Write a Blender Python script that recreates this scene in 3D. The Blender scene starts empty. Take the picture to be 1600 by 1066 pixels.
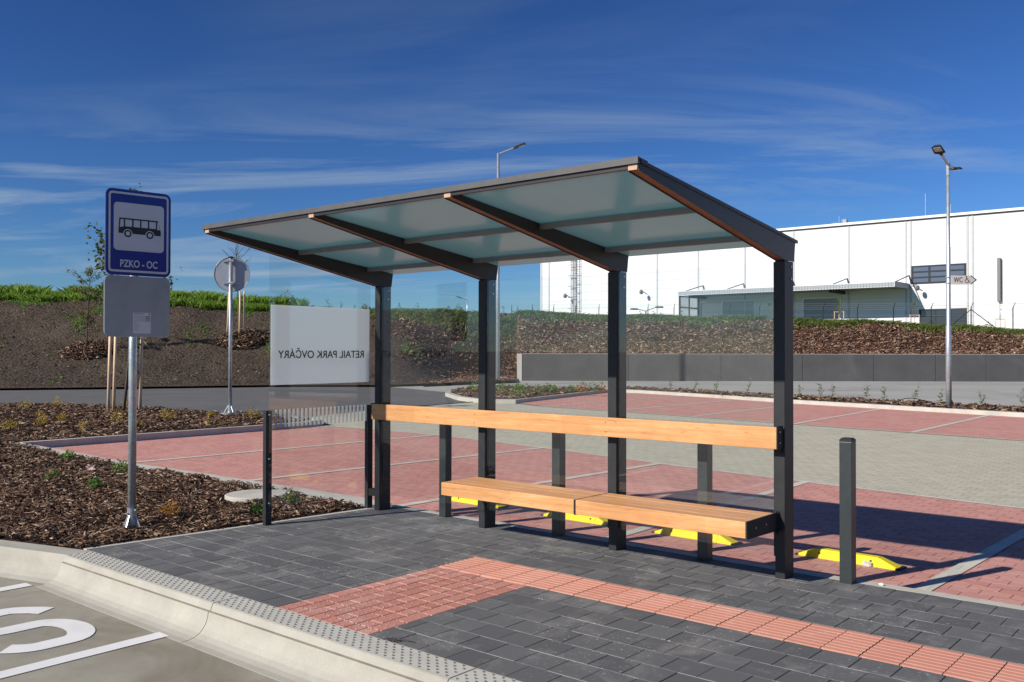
import bpy, math, random
import numpy as np
from mathutils import Vector, Matrix, noise
R = math.radians
random.seed(7); RNG = np.random.default_rng(7)
sc = bpy.context.scene; COL = sc.collection

# ---------------- camera, sky, sun, exposure ----------------
CAM = Vector((6.88744, -6.10975, 1.58728)); FPX = 1438.13   # focal length in pixels of a 1600 px wide frame
Fv = Vector((-0.64601951, 0.76325411, 0.0100972)); Rv = Vector((0.76330288, 0.64603863, 0.00167478)); Uv = Rv.cross(Fv)
cd = bpy.data.cameras.new("camera"); cam = bpy.data.objects.new("camera", cd); COL.objects.link(cam)
m = Matrix((Rv, Uv, -Fv)).transposed().to_4x4(); m.translation = CAM; cam.matrix_world = m
cd.sensor_width = 36; cd.lens = FPX/1600*36; cd.clip_start = .05; cd.clip_end = 4000
sc.camera = cam
LIGHT = Vector((.56, 1.57, -1.0)).normalized()             # the way the sunlight travels
sun_el = math.asin(-LIGHT.z); sun_rot = math.atan2(-LIGHT.x, -LIGHT.y)
W = bpy.data.worlds.new("World"); sc.world = W; W.use_nodes = True
wn, wl = W.node_tree.nodes, W.node_tree.links
for n in list(wn): wn.remove(n)
def wnode(t, **k):
    n = wn.new(t)
    for a, b in k.items():
        if a in n.inputs: n.inputs[a].default_value = b
        else: setattr(n, a, b)
    return n
sky = wnode("ShaderNodeTexSky", sky_type='NISHITA'); sky.sun_disc = False
sky.sun_elevation = sun_el; sky.sun_rotation = sun_rot; sky.altitude = 200; sky.air_density = 1.0; sky.dust_density = .12; sky.ozone_density = 4.0
tint = wnode("ShaderNodeMix", data_type='RGBA', blend_type='MULTIPLY'); tint.inputs[0].default_value = 1; tint.inputs[7].default_value = (.40, .50, .625, 1); wl.new(sky.outputs[0], tint.inputs[6])
hsv = wnode("ShaderNodeGamma", Gamma=1.42); wl.new(tint.outputs[2], hsv.inputs[0])
tc = wnode("ShaderNodeTexCoord"); sep = wnode("ShaderNodeSeparateXYZ"); wl.new(tc.outputs['Generated'], sep.inputs[0])
def wmath(op, a, b=None, clamp=False):
    n = wn.new("ShaderNodeMath"); n.operation = op; n.use_clamp = clamp
    for i, v in enumerate((a, b)):
        if v is None: continue
        if isinstance(v, (int, float)): n.inputs[i].default_value = v
        else: wl.new(v, n.inputs[i])
    return n.outputs[0]
zc = wmath('ADD', wmath('MAXIMUM', sep.outputs[2], 0.0), .09)
cx = wmath('DIVIDE', sep.outputs[0], zc); cy = wmath('DIVIDE', sep.outputs[1], zc)
cmb = wnode("ShaderNodeCombineXYZ"); wl.new(cx, cmb.inputs[0]); wl.new(cy, cmb.inputs[1])
mr = wnode("ShaderNodeMapping"); mr.inputs['Rotation'].default_value = (0, 0, R(-37)); wl.new(cmb.outputs[0], mr.inputs[0])
mp = wnode("ShaderNodeMapping"); mp.inputs['Scale'].default_value = (.36, 1.0, 1); mp.inputs['Location'].default_value = (3.3, 1.7, 0)
wl.new(mr.outputs[0], mp.inputs[0])
n1 = wnode("ShaderNodeTexNoise", Scale=1.15, Detail=11.0, Roughness=.62, Distortion=1.1); wl.new(mp.outputs[0], n1.inputs['Vector'])
n2 = wnode("ShaderNodeTexNoise", Scale=.45, Detail=3.0, Roughness=.5); wl.new(mp.outputs[0], n2.inputs['Vector'])
cl = wmath('MULTIPLY', wmath('MULTIPLY', wmath('SUBTRACT', n1.outputs[0], .475), 5.2, True), wmath('MULTIPLY', wmath('SUBTRACT', n2.outputs[0], .41), 5.5, True))
# the wisps thicken towards the horizon
low = wmath('SUBTRACT', 1.0, wmath('MULTIPLY', sep.outputs[2], 2.6), True)
cl = wmath('MULTIPLY', cl, wmath('ADD', wmath('MULTIPLY', wmath('POWER', low, 1.3), .88), .22))
cmix = wnode("ShaderNodeMix", data_type='RGBA'); cmix.inputs[7].default_value = (4.3, 5.5, 6.9, 1)
wl.new(cl, cmix.inputs[0]); wl.new(hsv.outputs[0], cmix.inputs[6])
bg = wnode("ShaderNodeBackground", Strength=.066); wl.new(cmix.outputs[2], bg.inputs[0])
wo = wnode("ShaderNodeOutputWorld"); wl.new(bg.outputs[0], wo.inputs[0])
sd = bpy.data.lights.new("sun", 'SUN'); sd.energy = 4.8; sd.angle = R(.53); sd.color = (1, .93, .82)
so = bpy.data.objects.new("sun", sd); COL.objects.link(so); so.rotation_euler = LIGHT.to_track_quat('-Z', 'Y').to_euler(); so.location = (0, -20, 30)
sc.view_settings.view_transform = 'Standard'; sc.view_settings.look = 'None'; sc.view_settings.gamma = 1; sc.view_settings.exposure = .30
sc.render.engine = 'CYCLES'; sc.cycles.max_bounces = 8; sc.cycles.transparent_max_bounces = 16

# ---------------- helpers ----------------
def atz(px, py, z=0.0):                     # where the sight line through a photo pixel meets the level z
    d = Fv + Rv*((px-800)/FPX) - Uv*((py-533)/FPX); t = (z-CAM.z)/d.z; return CAM + d*t
def atD(px, py, D):                         # the point D metres ahead on the sight line through a photo pixel
    return CAM + (Fv + Rv*((px-800)/FPX) - Uv*((py-533)/FPX))*D
def tag(o, label=None, cat=None, group=None, kind=None):
    if label: o['label'] = label
    if cat: o['category'] = cat
    if group: o['group'] = group
    if kind: o['kind'] = kind
    return o
def empty(name, loc, rz=0, label=None, cat=None, group=None):
    o = bpy.data.objects.new(name, None); COL.objects.link(o); o.location = loc; o.rotation_euler = (0, 0, rz); o.empty_display_size = .2
    return tag(o, label, cat, group)
class MB:
    def __init__(s): s.v = []; s.f = []
    def add(s, vs, fs):
        b = len(s.v); s.v += [tuple(v) for v in vs]; s.f += [tuple(b+i for i in f) for f in fs]; return s
    def box(s, x0, x1, y0, y1, z0, z1, c=0):
        if c:
            v = []
            for z, k in ((z0, 0), (z1-c, 0), (z1, c)):
                v += [(x0+k, y0+k, z), (x1-k, y0+k, z), (x1-k, y1-k, z), (x0+k, y1-k, z)]
            f = [(3, 2, 1, 0), (8, 9, 10, 11)]
            for L in (0, 4):
                for i in range(4): j = (i+1) % 4; f.append((L+i, L+j, L+4+j, L+4+i))
            return s.add(v, f)
        v = [(x0, y0, z0), (x1, y0, z0), (x1, y1, z0), (x0, y1, z0), (x0, y0, z1), (x1, y0, z1), (x1, y1, z1), (x0, y1, z1)]
        return s.add(v, [(3, 2, 1, 0), (4, 5, 6, 7), (0, 1, 5, 4), (1, 2, 6, 5), (2, 3, 7, 6), (3, 0, 4, 7)])
    def obox(s, o, ux, uy, uz, a, b, c):      # box from corner o spanned by three vectors
        o, ux, uy, uz = Vector(o), Vector(ux)*a, Vector(uy)*b, Vector(uz)*c
        v = [o, o+ux, o+ux+uy, o+uy]; v += [p+uz for p in v]
        return s.add(v, [(3, 2, 1, 0), (4, 5, 6, 7), (0, 1, 5, 4), (1, 2, 6, 5), (2, 3, 7, 6), (3, 0, 4, 7)])
    def tube(s, pts, rad, n=8, cap=True):
        pts = [Vector(p) for p in pts]
        if isinstance(rad, (int, float)): rad = [rad]*len(pts)
        b = len(s.v)
        for i, p in enumerate(pts):
            d = (pts[min(i+1, len(pts)-1)]-pts[max(i-1, 0)]).normalized()
            a = d.cross(Vector((0, 0, 1)) if abs(d.z) < .95 else Vector((1, 0, 0))).normalized(); c = d.cross(a)
            for k in range(n):
                t = 2*math.pi*k/n; s.v.append(tuple(p+(a*math.cos(t)+c*math.sin(t))*rad[i]))
        for i in range(len(pts)-1):
            for k in range(n):
                j = (k+1) % n; s.f.append((b+i*n+k, b+i*n+j, b+(i+1)*n+j, b+(i+1)*n+k))
        if cap: s.f.append(tuple(b+k for k in reversed(range(n)))); e = b+(len(pts)-1)*n; s.f.append(tuple(e+k for k in range(n)))
        return s
    def prism(s, poly, off):                   # closed outline (3-D points) swept along off
        poly = [Vector(p) for p in poly]; n = len(poly); off = Vector(off)
        v = poly+[p+off for p in poly]
        return s.add(v, [tuple(reversed(range(n))), tuple(range(n, 2*n))]+[(i, (i+1) % n, n+(i+1) % n, n+i) for i in range(n)])
    def blob(s, c, r, seed=0, sq=(1, 1, 1), n=8, amp=.3):
        c = Vector(c); v = []; f = []
        for i in range(n+1):
            for j in range(2*n):
                th = math.pi*i/n; ph = math.pi*j/n
                d = Vector((math.sin(th)*math.cos(ph), math.sin(th)*math.sin(ph), math.cos(th)))
                k = 1+amp*noise.noise(d*1.7+Vector((seed*3.1, 0, 0)))
                v.append(c+Vector((d.x*sq[0], d.y*sq[1], d.z*sq[2]))*r*k)
        for i in range(n):
            for j in range(2*n): q = (j+1) % (2*n); f.append((i*2*n+j, (i+1)*2*n+j, (i+1)*2*n+q, i*2*n+q))
        return s.add(v, f)
    def leaf(s, p, L, w, az, tilt, roll=0):
        a = Vector((math.cos(az)*math.cos(tilt), math.sin(az)*math.cos(tilt), math.sin(tilt)))
        sd_ = a.cross(Vector((0, 0, 1)));
        sd_ = sd_.normalized() if sd_.length > 1e-4 else Vector((1, 0, 0))
        sd_ = (Matrix.Rotation(roll, 3, a) @ sd_); nrm = a.cross(sd_)
        p = Vector(p)
        return s.add([p, p+a*L*.45+sd_*w*.5+nrm*L*.06, p+a*L, p+a*L*.45-sd_*w*.5+nrm*L*.06], [(0, 1, 2, 3)])
    def build(s, name, mat, parent=None, smooth=False, bevel=0):
        me = bpy.data.meshes.new(name); me.from_pydata(s.v, [], s.f); me.validate()
        me.materials.append(mat)
        if smooth:
            for p in me.polygons: p.use_smooth = True
        o = bpy.data.objects.new(name, me); COL.objects.link(o)
        if parent:
            o.parent = parent
        if bevel:
            b = o.modifiers.new("bevel", 'BEVEL'); b.width = bevel; b.segments = 2; b.limit_method = 'ANGLE'; b.angle_limit = R(40)
        return o
def np_mesh(name, V, Fc, mat, parent=None, smooth=False, attr=None):
    V = np.asarray(V, np.float32); Fc = np.asarray(Fc, np.int32); k = Fc.shape[1]
    me = bpy.data.meshes.new(name); me.vertices.add(len(V)); me.vertices.foreach_set('co', V.ravel())
    me.loops.add(Fc.size); me.loops.foreach_set('vertex_index', Fc.ravel())
    me.polygons.add(len(Fc)); me.polygons.foreach_set('loop_start', np.arange(0, Fc.size, k, dtype=np.int32))
    try: me.polygons.foreach_set('loop_total', np.full(len(Fc), k, np.int32))
    except Exception: pass
    me.update(calc_edges=True); me.validate(); me.materials.append(mat)
    me.polygons.foreach_set('use_smooth', np.full(len(me.polygons), bool(smooth)))
    if attr is not None:
        a = me.attributes.new('zone', 'FLOAT', 'POINT'); a.data.foreach_set('value', np.asarray(attr, np.float32))
    o = bpy.data.objects.new(name, me); COL.objects.link(o)
    if parent: o.parent = parent
    return o
def copy_tree(o, parent=None):
    c = o.copy(); COL.objects.link(c)
    if parent: c.parent = parent
    for ch in list(o.children): copy_tree(ch, c)
    return c
def smoothstep(a, b, x): t = np.clip((x-a)/(b-a), 0, 1); return t*t*(3-2*t)
def lin(x, xs, ys): return float(np.interp(x, xs, ys))

# ---------------- materials ----------------
class Mat:
    def __init__(s, name):
        s.m = bpy.data.materials.new(name); s.m.use_nodes = True; s.n = s.m.node_tree.nodes; s.l = s.m.node_tree.links
        for x in list(s.n): s.n.remove(x)
        s.out = s.n.new("ShaderNodeOutputMaterial"); s.tc = s.n.new("ShaderNodeTexCoord"); s.P = s.tc.outputs['Object']
    def put(s, sock, v):
        if v is None: return
        if isinstance(v, bpy.types.NodeSocket): s.l.new(v, sock)
        elif isinstance(v, (tuple, list)): sock.default_value = tuple(v)+((1,) if len(v) == 3 and len(sock.default_value) == 4 else ())
        else: sock.default_value = v
    def node(s, t, ins=None, **k):
        n = s.n.new(t)
        for a, b in k.items(): setattr(n, a, b)
        for a, b in (ins or {}).items(): s.put(n.inputs[a], b)
        return n
    def math(s, op, a, b=None, clamp=False):
        n = s.node("ShaderNodeMath", {0: a}, operation=op, use_clamp=clamp)
        if b is not None: s.put(n.inputs[1], b)
        return n.outputs[0]
    def map(s, scale=(1, 1, 1), rot=(0, 0, 0), loc=(0, 0, 0), src=None):
        return s.node("ShaderNodeMapping", {0: src or s.P, 'Scale': scale, 'Rotation': rot, 'Location': loc}).outputs[0]
    def noise(s, scale, detail=4, rough=.55, vec=None, dist=0.0):
        return s.node("ShaderNodeTexNoise", {'Vector': vec or s.P, 'Scale': float(scale), 'Detail': float(detail), 'Roughness': rough, 'Distortion': float(dist)}).outputs[0]
    def vor(s, scale, vec=None, feat='F1', out=0):
        return s.node("ShaderNodeTexVoronoi", {'Vector': vec or s.P, 'Scale': float(scale)}, feature=feat).outputs[out]
    def ramp(s, f, stops, interp='LINEAR'):
        n = s.node("ShaderNodeValToRGB", {0: f}); e = n.color_ramp.elements; n.color_ramp.interpolation = interp
        while len(e) < len(stops): e.new(.5)
        for i, (p, c) in enumerate(stops):
            e[i].position = p; e[i].color = (c, c, c, 1) if isinstance(c, (int, float)) else tuple(c)+(1,)
        return n.outputs[0]
    def mix(s, f, a, b, mode='MIX'):
        n = s.node("ShaderNodeMix", data_type='RGBA', blend_type=mode); s.put(n.inputs[0], f); s.put(n.inputs[6], a); s.put(n.inputs[7], b); return n.outputs[2]
    def island(s): return s.node("ShaderNodeNewGeometry").outputs['Random Per Island']
    def bump(s, h, strength=.3, dist=.01): return s.node("ShaderNodeBump", {'Height': h, 'Strength': strength, 'Distance': dist}).outputs[0]
    def pbr(s, col, rough=.7, metal=0.0, bump=None, spec=.5, **k):
        p = s.node("ShaderNodeBsdfPrincipled", {'Base Color': col, 'Roughness': rough, 'Metallic': metal, 'Specular IOR Level': spec})
        if bump is not None: s.put(p.inputs['Normal'], bump)
        for a, b in k.items(): s.put(p.inputs[a], b)
        s.l.new(p.outputs[0], s.out.inputs[0]); s.p = p; return s.m
def mottled(name, c1, c2, scale=6, rough=.8, bump=.15, bscale=60, metal=0.0, spec=.4, bd=.004, detail=6):
    M = Mat(name); n = M.noise(scale, detail, .6); n2 = M.noise(bscale, 3, .6)
    return M.pbr(M.mix(M.ramp(n, [(.3, 0), (.7, 1)]), c1, c2), rough, metal, M.bump(n2, bump, bd), spec)
M_ = {}
M_['black_metal'] = mottled('charcoal_powder_coat', (.019, .021, .024), (.027, .029, .033), 12, .5, .06, 500, spec=.3, bd=.0005)
M_['brown_metal'] = mottled('dark_brown_powder_coat', (.020, .016, .016), (.028, .022, .021), 12, .45, .06, 500, spec=.4, bd=.0005)
M_['bollard'] = mottled('bollard_powder_coat', (.020, .027, .030), (.030, .038, .041), 14, .4, .06, 500, spec=.5, bd=.0005)
M_['grey_metal'] = mottled('grey_sheet_metal', (.16, .16, .17), (.20, .20, .21), 9, .45, .04, 300, spec=.5, bd=.0005)
M_['fascia'] = mottled('anthracite_fascia', (.075, .074, .076), (.10, .098, .10), 9, .5, .04, 300, spec=.4, bd=.0005)
M_['plate'] = mottled('raw_aluminium_plate', (.30, .33, .38), (.36, .39, .44), 5, .42, .05, 400, metal=.35, bd=.0004)
M_['black'] = mottled('matt_black_rubber', (.012, .012, .012), (.02, .02, .02), 20, .7, .1, 300, bd=.001)
def galv():
    M = Mat('galvanised_steel'); v = M.vor(55, out=1); n = M.noise(9, 5); s_ = M.mix(.35, M.ramp(n, [(.3, (.36, .40, .43)), (.7, (.50, .54, .57))]), v, 'SOFT_LIGHT')
    return M.pbr(s_, .38, .55, M.bump(n, .05, .002))
M_['galv'] = galv()
def wood(name, c1, c2, c3, axis):
    M = Mat(name); sc_ = [26, 26, 26]; sc_[axis] = 1.1
    v = M.map(tuple(sc_)); n = M.noise(1.4, 8, .62, v, .9); big = M.noise(1.1, 3, .5, M.map(tuple(2.2 if i == axis else 5 for i in range(3))), 1.2)
    c = M.ramp(n, [(.30, c1), (.5, c2), (.72, c3)]); c = M.mix(M.math('MULTIPLY', M.ramp(big, [(.4, 0), (.65, 1)]), .38), c, c1)
    if axis == 0:
        sp_ = M.node("ShaderNodeSeparateXYZ", {0: M.P}); cell = M.math('FLOOR', M.math('ADD', M.math('MULTIPLY', sp_.outputs[0], 2.3), M.math('MULTIPLY', M.math('FLOOR', M.math('MULTIPLY', sp_.outputs[1], 9.0)), .37)))
        wn_ = M.node("ShaderNodeTexWhiteNoise", {'W': M.math('ADD', cell, M.math('MULTIPLY', M.math('FLOOR', M.math('MULTIPLY', sp_.outputs[1], 9.0)), 7.3))}, noise_dimensions='1D').outputs[0]
        c = M.mix(M.math('MULTIPLY', wn_, .30), c, (c1[0]*.78, c1[1]*.74, c1[2]*.72))
        kn = M.noise(2.3, 4, .5, M.map((2.2, 9, 9)), 2.5); c = M.mix(M.math('MULTIPLY', M.ramp(kn, [(.60, 0), (.70, 1)]), .45), c, (c1[0]*.62, c1[1]*.55, c1[2]*.5))
    pores = M.noise(1, 2, .5, M.map(tuple(18 if i == axis else 420 for i in range(3))))
    c = M.mix(M.math('MULTIPLY', M.ramp(pores, [(.58, 0), (.75, 1)]), .3), c, (c1[0]*.5, c1[1]*.5, c1[2]*.5))
    return M.pbr(c, .5, 0, M.bump(n, .12, .002), .35)
M_['wood'] = wood('oiled_hardwood_board', (.50, .24, .09), (.68, .35, .145), (.78, .455, .215), 0)
M_['wood_core'] = wood('red_brown_wood_core', (.20, .075, .04), (.28, .11, .055), (.34, .15, .08), 1)
M_['wood_end'] = mottled('pale_end_grain', (.44, .27, .17), (.56, .37, .25), 60, .6, .2, 200)
M_['stake'] = wood('peeled_softwood_stake', (.58, .38, .22), (.74, .53, .34), (.84, .66, .48), 2)
def glass():
    M = Mat('clear_safety_glass')
    fa = M.node("ShaderNodeLayerWeight", {'Blend': .5}).outputs['Facing']; fr = M.math('ADD', M.math('MULTIPLY', M.math('POWER', fa, 5.0), .9), .042)
    t = M.node("ShaderNodeBsdfTransparent", {0: (.965, .976, .974, 1)}); g = M.node("ShaderNodeBsdfGlossy", {'Color': (1, 1, 1, 1), 'Roughness': .0})
    mx = M.node("ShaderNodeMixShader", {0: fr}); M.l.new(t.outputs[0], mx.inputs[1]); M.l.new(g.outputs[0], mx.inputs[2]); M.l.new(mx.outputs[0], M.out.inputs[0])
    return M.m
M_['glass'] = glass()
def film(name, col, opac, rough=.35):
    M = Mat(name); t = M.node("ShaderNodeBsdfTransparent"); d = M.node("ShaderNodeBsdfDiffuse", {0: col+(1,)}); tr = M.node("ShaderNodeBsdfTranslucent", {0: col+(1,)})
    m1 = M.node("ShaderNodeMixShader", {0: .62}); M.l.new(d.outputs[0], m1.inputs[1]); M.l.new(tr.outputs[0], m1.inputs[2])
    g = M.node("ShaderNodeBsdfGlossy", {'Roughness': .12}); m3 = M.node("ShaderNodeMixShader", {0: .05}); M.l.new(m1.outputs[0], m3.inputs[1]); M.l.new(g.outputs[0], m3.inputs[2])
    m2 = M.node("ShaderNodeMixShader", {0: opac}); M.l.new(t.outputs[0], m2.inputs[1]); M.l.new(m3.outputs[0], m2.inputs[2]); M.l.new(m2.outputs[0], M.out.inputs[0]); return M.m
M_['frost'] = film('frosted_white_film', (.92, .95, .97), .92)
M_['stripe'] = film('white_stripe_film', (.75, .77, .77), .85)
M_['letters'] = mottled('black_vinyl', (.02, .02, .022), (.03, .03, .032), 10, .5, .02, 100)
def roofglass():
    M = Mat('opal_roof_glass'); d = M.node("ShaderNodeBsdfDiffuse", {0: (.40, .66, .70, 1)}); t = M.node("ShaderNodeBsdfTranslucent", {0: (.36, .70, .76, 1)})
    m1 = M.node("ShaderNodeMixShader", {0: .38}); M.l.new(d.outputs[0], m1.inputs[1]); M.l.new(t.outputs[0], m1.inputs[2])
    g = M.node("ShaderNodeBsdfGlossy", {'Roughness': .18}); fa = M.node("ShaderNodeLayerWeight", {'Blend': .5}).outputs['Facing']; fr = M.math('ADD', M.math('MULTIPLY', M.math('POWER', fa, 5.0), .8), .03)
    m2 = M.node("ShaderNodeMixShader", {0: fr}); M.l.new(m1.outputs[0], m2.inputs[1]); M.l.new(g.outputs[0], m2.inputs[2]); M.l.new(m2.outputs[0], M.out.inputs[0]); return M.m
M_['roofglass'] = roofglass()
def paver(name, base, var, dust=(.42, .40, .36), dustamt=.5, red=False):
    M = Mat(name); isl = M.island(); n = M.noise(7, 7, .65); f = M.noise(160, 4, .7)
    c = M.mix(M.ramp(isl, [(0, 0), (1, 1)]), base, var)
    c = M.mix(M.math('MULTIPLY', M.ramp(f, [(.35, 0), (.7, 1)]), .35), c, tuple(x*1.5 for x in base))
    st = M.noise(2.6, 8, .72, None, .6)
    c = M.mix(M.math('MULTIPLY', M.ramp(st, [(.50, 0), (.80, 1)]), dustamt), c, dust)
    sp = M.noise(38, 3, .7); big = M.noise(1.3, 3, .5)
    sm = M.math('MULTIPLY', M.ramp(sp, [(.61, 0), (.69, 1)]), M.ramp(big, [(.46, 0), (.6, 1)]))
    c = M.mix(M.math('MULTIPLY', sm, .8), c, (.60, .58, .54))
    return M.pbr(c, .8, 0, M.bump(f, .25, .0015), .3)
M_['paver'] = paver('charcoal_concrete_paver', (.090, .091, .095), (.130, .131, .134))
M_['tactile_red'] = paver('red_tactile_tile', (.50, .225, .165), (.58, .275, .205), (.68, .48, .40), .4)
M_['patch_red'] = paver('red_dimple_paver', (.38, .165, .13), (.50, .235, .19), (.66, .50, .44), .6)
M_['sand'] = mottled('joint_sand', (.50, .47, .42), (.66, .63, .57), 30, .95, .4, 300)
def concrete(name, a, b, sc_=1.6, stain=(.30, .27, .22), amt=.35, grain=70, rough=.85, bumpk=.25):
    M = Mat(name); n = M.noise(sc_, 8, .65, None, .3); g = M.noise(grain, 4, .7); s2 = M.noise(sc_*.45, 6, .6, None, 1.0)
    c = M.mix(M.ramp(n, [(.3, 0), (.7, 1)]), a, b); c = M.mix(M.math('MULTIPLY', M.ramp(s2, [(.5, 0), (.72, 1)]), amt), c, stain)
    c = M.mix(M.math('MULTIPLY', M.ramp(g, [(.35, 1), (.6, 0)]), .16), c, tuple(x*.55 for x in a))
    return M.pbr(c, rough, 0, M.bump(g, bumpk, .003), .3)
M_['kerb'] = concrete('pale_cast_kerb', (.36, .345, .30), (.45, .435, .38), 2.5, (.27, .25, .21), .5, 90, .8, .2)
M_['kerb2'] = concrete('grey_concrete_kerb', (.44, .42, .37), (.56, .54, .48), 3, (.32, .30, .26), .4, 60)
M_['slab'] = concrete('studded_kerb_slab', (.47, .465, .42), (.56, .55, .50), 4, (.38, .36, .32), .4, 120, .8, .2)
M_['road'] = concrete('bus_bay_concrete', (.25, .232, .185), (.37, .35, .295), 1.7, (.165, .135, .095), .85, 130, .9, .6)
M_['apron'] = concrete('pale_yard_concrete', (.33, .33, .31), (.42, .42, .395), .25, (.22, .215, .205), .6, 20)
M_['asphalt'] = concrete('dark_asphalt', (.105, .106, .108), (.14, .141, .141), .7, (.17, .165, .155), .5, 120, .85, .5)
M_['wall_c'] = concrete('dark_retaining_concrete', (.082, .083, .086), (.108, .109, .112), .9, (.15, .15, .152), .5, 30, .85, .1)
M_['wall_end'] = concrete('pale_wall_end', (.55, .53, .47), (.66, .63, .56), 2, (.4, .38, .33), .3, 30)
M_['paint'] = concrete('worn_white_road_paint', (.72, .72, .72), (.82, .82, .82), 3, (.45, .43, .40), .3, 160, .7, .3)
def bricks(name, c1, c2, mortar, bw, rh, rot=0.0, wav=.0, msz=.006, dirt=None):
    M = Mat(name); v = M.map(rot=(0, 0, rot))
    if wav:
        w = M.node("ShaderNodeTexWave", {'Vector': v, 'Scale': 1/(bw*2)*.5*2, 'Distortion': 0.0}, wave_type='BANDS', bands_direction='X').outputs[1]
        off = M.node("ShaderNodeCombineXYZ", {1: M.math('MULTIPLY', M.math('SUBTRACT', w, .5), wav)}).outputs[0]
        v = M.node("ShaderNodeVectorMath", {0: v, 1: off}, operation='ADD').outputs[0]
    b = M.node("ShaderNodeTexBrick", {'Vector': v, 'Color1': c1, 'Color2': c2, 'Mortar': mortar, 'Scale': 1.0, 'Mortar Size': msz, 'Mortar Smooth': .3, 'Bias': 0.0, 'Brick Width': bw, 'Row Height': rh})
    n = M.noise(1.3, 7, .65); f = M.noise(90, 4, .7)
    yy = M.math('FRACT', M.math('ADD', M.math('DIVIDE', M.node("ShaderNodeSeparateXYZ", {0: v}).outputs[1], rh), .5)); rowm = M.math('LESS_THAN', M.math('ABSOLUTE', M.math('SUBTRACT', yy, .5)), msz*1.2/rh)
    rowm = M.math('MULTIPLY', rowm, M.ramp(M.noise(6, 3, .6), [(.42, 0), (.6, 1)]))
    base = M.mix(rowm, b.outputs[0], tuple(min(.75, x*1.9+.08) for x in c1))
    c = M.mix(M.math('MULTIPLY', M.ramp(n, [(.42, 0), (.75, 1)]), .45), base, dirt or tuple(min(1, x*1.35) for x in c1))
    c = M.mix(M.math('MULTIPLY', M.ramp(f, [(.35, 1), (.6, 0)]), .25), c, tuple(x*.5 for x in c1))
    oil = M.math('MULTIPLY', M.ramp(M.noise(.55, 5, .6, None, .5), [(.62, 0), (.72, 1)]), M.ramp(M.noise(7, 4, .7), [(.4, 0), (.65, 1)])); c = M.mix(M.math('MULTIPLY', oil, .45), c, tuple(x*.45 for x in c1))
    h = M.math('SUBTRACT', M.math('MULTIPLY', f, .25), b.outputs[1])
    return M.pbr(c, .85, 0, M.bump(h, .4, .005), .3)
M_['bay_red'] = bricks('red_interlocking_pavers', (.52, .235, .195), (.60, .295, .25), (.13, .06, .05), .2, .135, 0, .022, .0045, (.60, .36, .32))
M_['aisle'] = bricks('grey_interlocking_pavers', (.45, .425, .325), (.52, .49, .375), (.17, .16, .13), .2, .165, 0, .022, .0045, (.54, .52, .44))
M_['line'] = bricks('pale_line_pavers', (.52, .50, .43), (.60, .58, .50), (.36, .34, .30), .2, .2, 0, 0, .004)
def mulchmat(name, cols, flat=False):
    M = Mat(name); f = M.island() if not flat else M.noise(22, 6, .8)
    n = M.noise(60, 3, .6)
    if flat:
        v = M.vor(16, M.map((1, 2.6, 1), (0, 0, .5)), out=1); f = M.node("ShaderNodeSeparateColor", {0: v}).outputs[0]
    c = M.ramp(f, cols); c = M.mix(M.math('MULTIPLY', n, .5), c, tuple(x*.4 for x in cols[1][1]))
    return M.pbr(c, .9, 0, M.bump(M.vor(30), .8, .02) if flat else M.bump(n, .4, .003), .15)
MC = [(0, (.024, .012, .008)), (.28, (.078, .042, .028)), (.52, (.155, .088, .057)), (.80, (.29, .185, .12)), (1, (.62, .47, .34))]
M_['chip'] = mulchmat('bark_chip', MC)
M_['chip2'] = mulchmat('reddish_bark_chip', [(0, (.05, .024, .017)), (.35, (.15, .078, .055)), (.6, (.26, .145, .102)), (.85, (.42, .27, .19)), (1, (.62, .48, .36))])
M_['mulch_bed'] = mulchmat('bark_mulch_floor', [(0, (.012, .008, .006)), (.5, (.04, .025, .018)), (1, (.085, .052, .036))], True)
def leafmat(name, a, b, c, tr=.45):
    M = Mat(name); f = M.island(); col = M.ramp(f, [(0, a), (.55, b), (1, c)])
    d = M.node("ShaderNodeBsdfPrincipled", {'Base Color': col, 'Roughness': .55, 'Specular IOR Level': .3}); t = M.node("ShaderNodeBsdfTranslucent", {0: col})
    mx = M.node("ShaderNodeMixShader", {0: tr}); M.l.new(d.outputs[0], mx.inputs[1]); M.l.new(t.outputs[0], mx.inputs[2]); M.l.new(mx.outputs[0], M.out.inputs[0]); return M.m
M_['grass'] = leafmat('spring_grass', (.10, .19, .02), (.20, .34, .04), (.34, .46, .09))
M_['weed'] = leafmat('crest_weeds', (.075, .12, .02), (.16, .22, .05), (.33, .34, .12))
M_['green'] = leafmat('fresh_green_leaf', (.08, .17, .03), (.15, .28, .05), (.26, .40, .09))
M_['yellow'] = leafmat('yellow_leaf', (.30, .20, .02), (.48, .34, .04), (.62, .46, .08))
M_['orange'] = leafmat('orange_brown_leaf', (.22, .10, .02), (.38, .20, .04), (.50, .30, .07))
M_['dull'] = leafmat('dull_young_leaf', (.07, .09, .03), (.12, .15, .055), (.20, .22, .09))
M_['olive'] = leafmat('olive_leaf', (.14, .14, .035), (.22, .21, .06), (.32, .29, .10))
M_['lime'] = leafmat('yellow_green_leaf', (.14, .18, .03), (.25, .28, .06), (.36, .38, .10))
M_['bark'] = mottled('grey_brown_bark', (.06, .045, .035), (.11, .085, .065), 20, .9, .4, 80)

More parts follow.
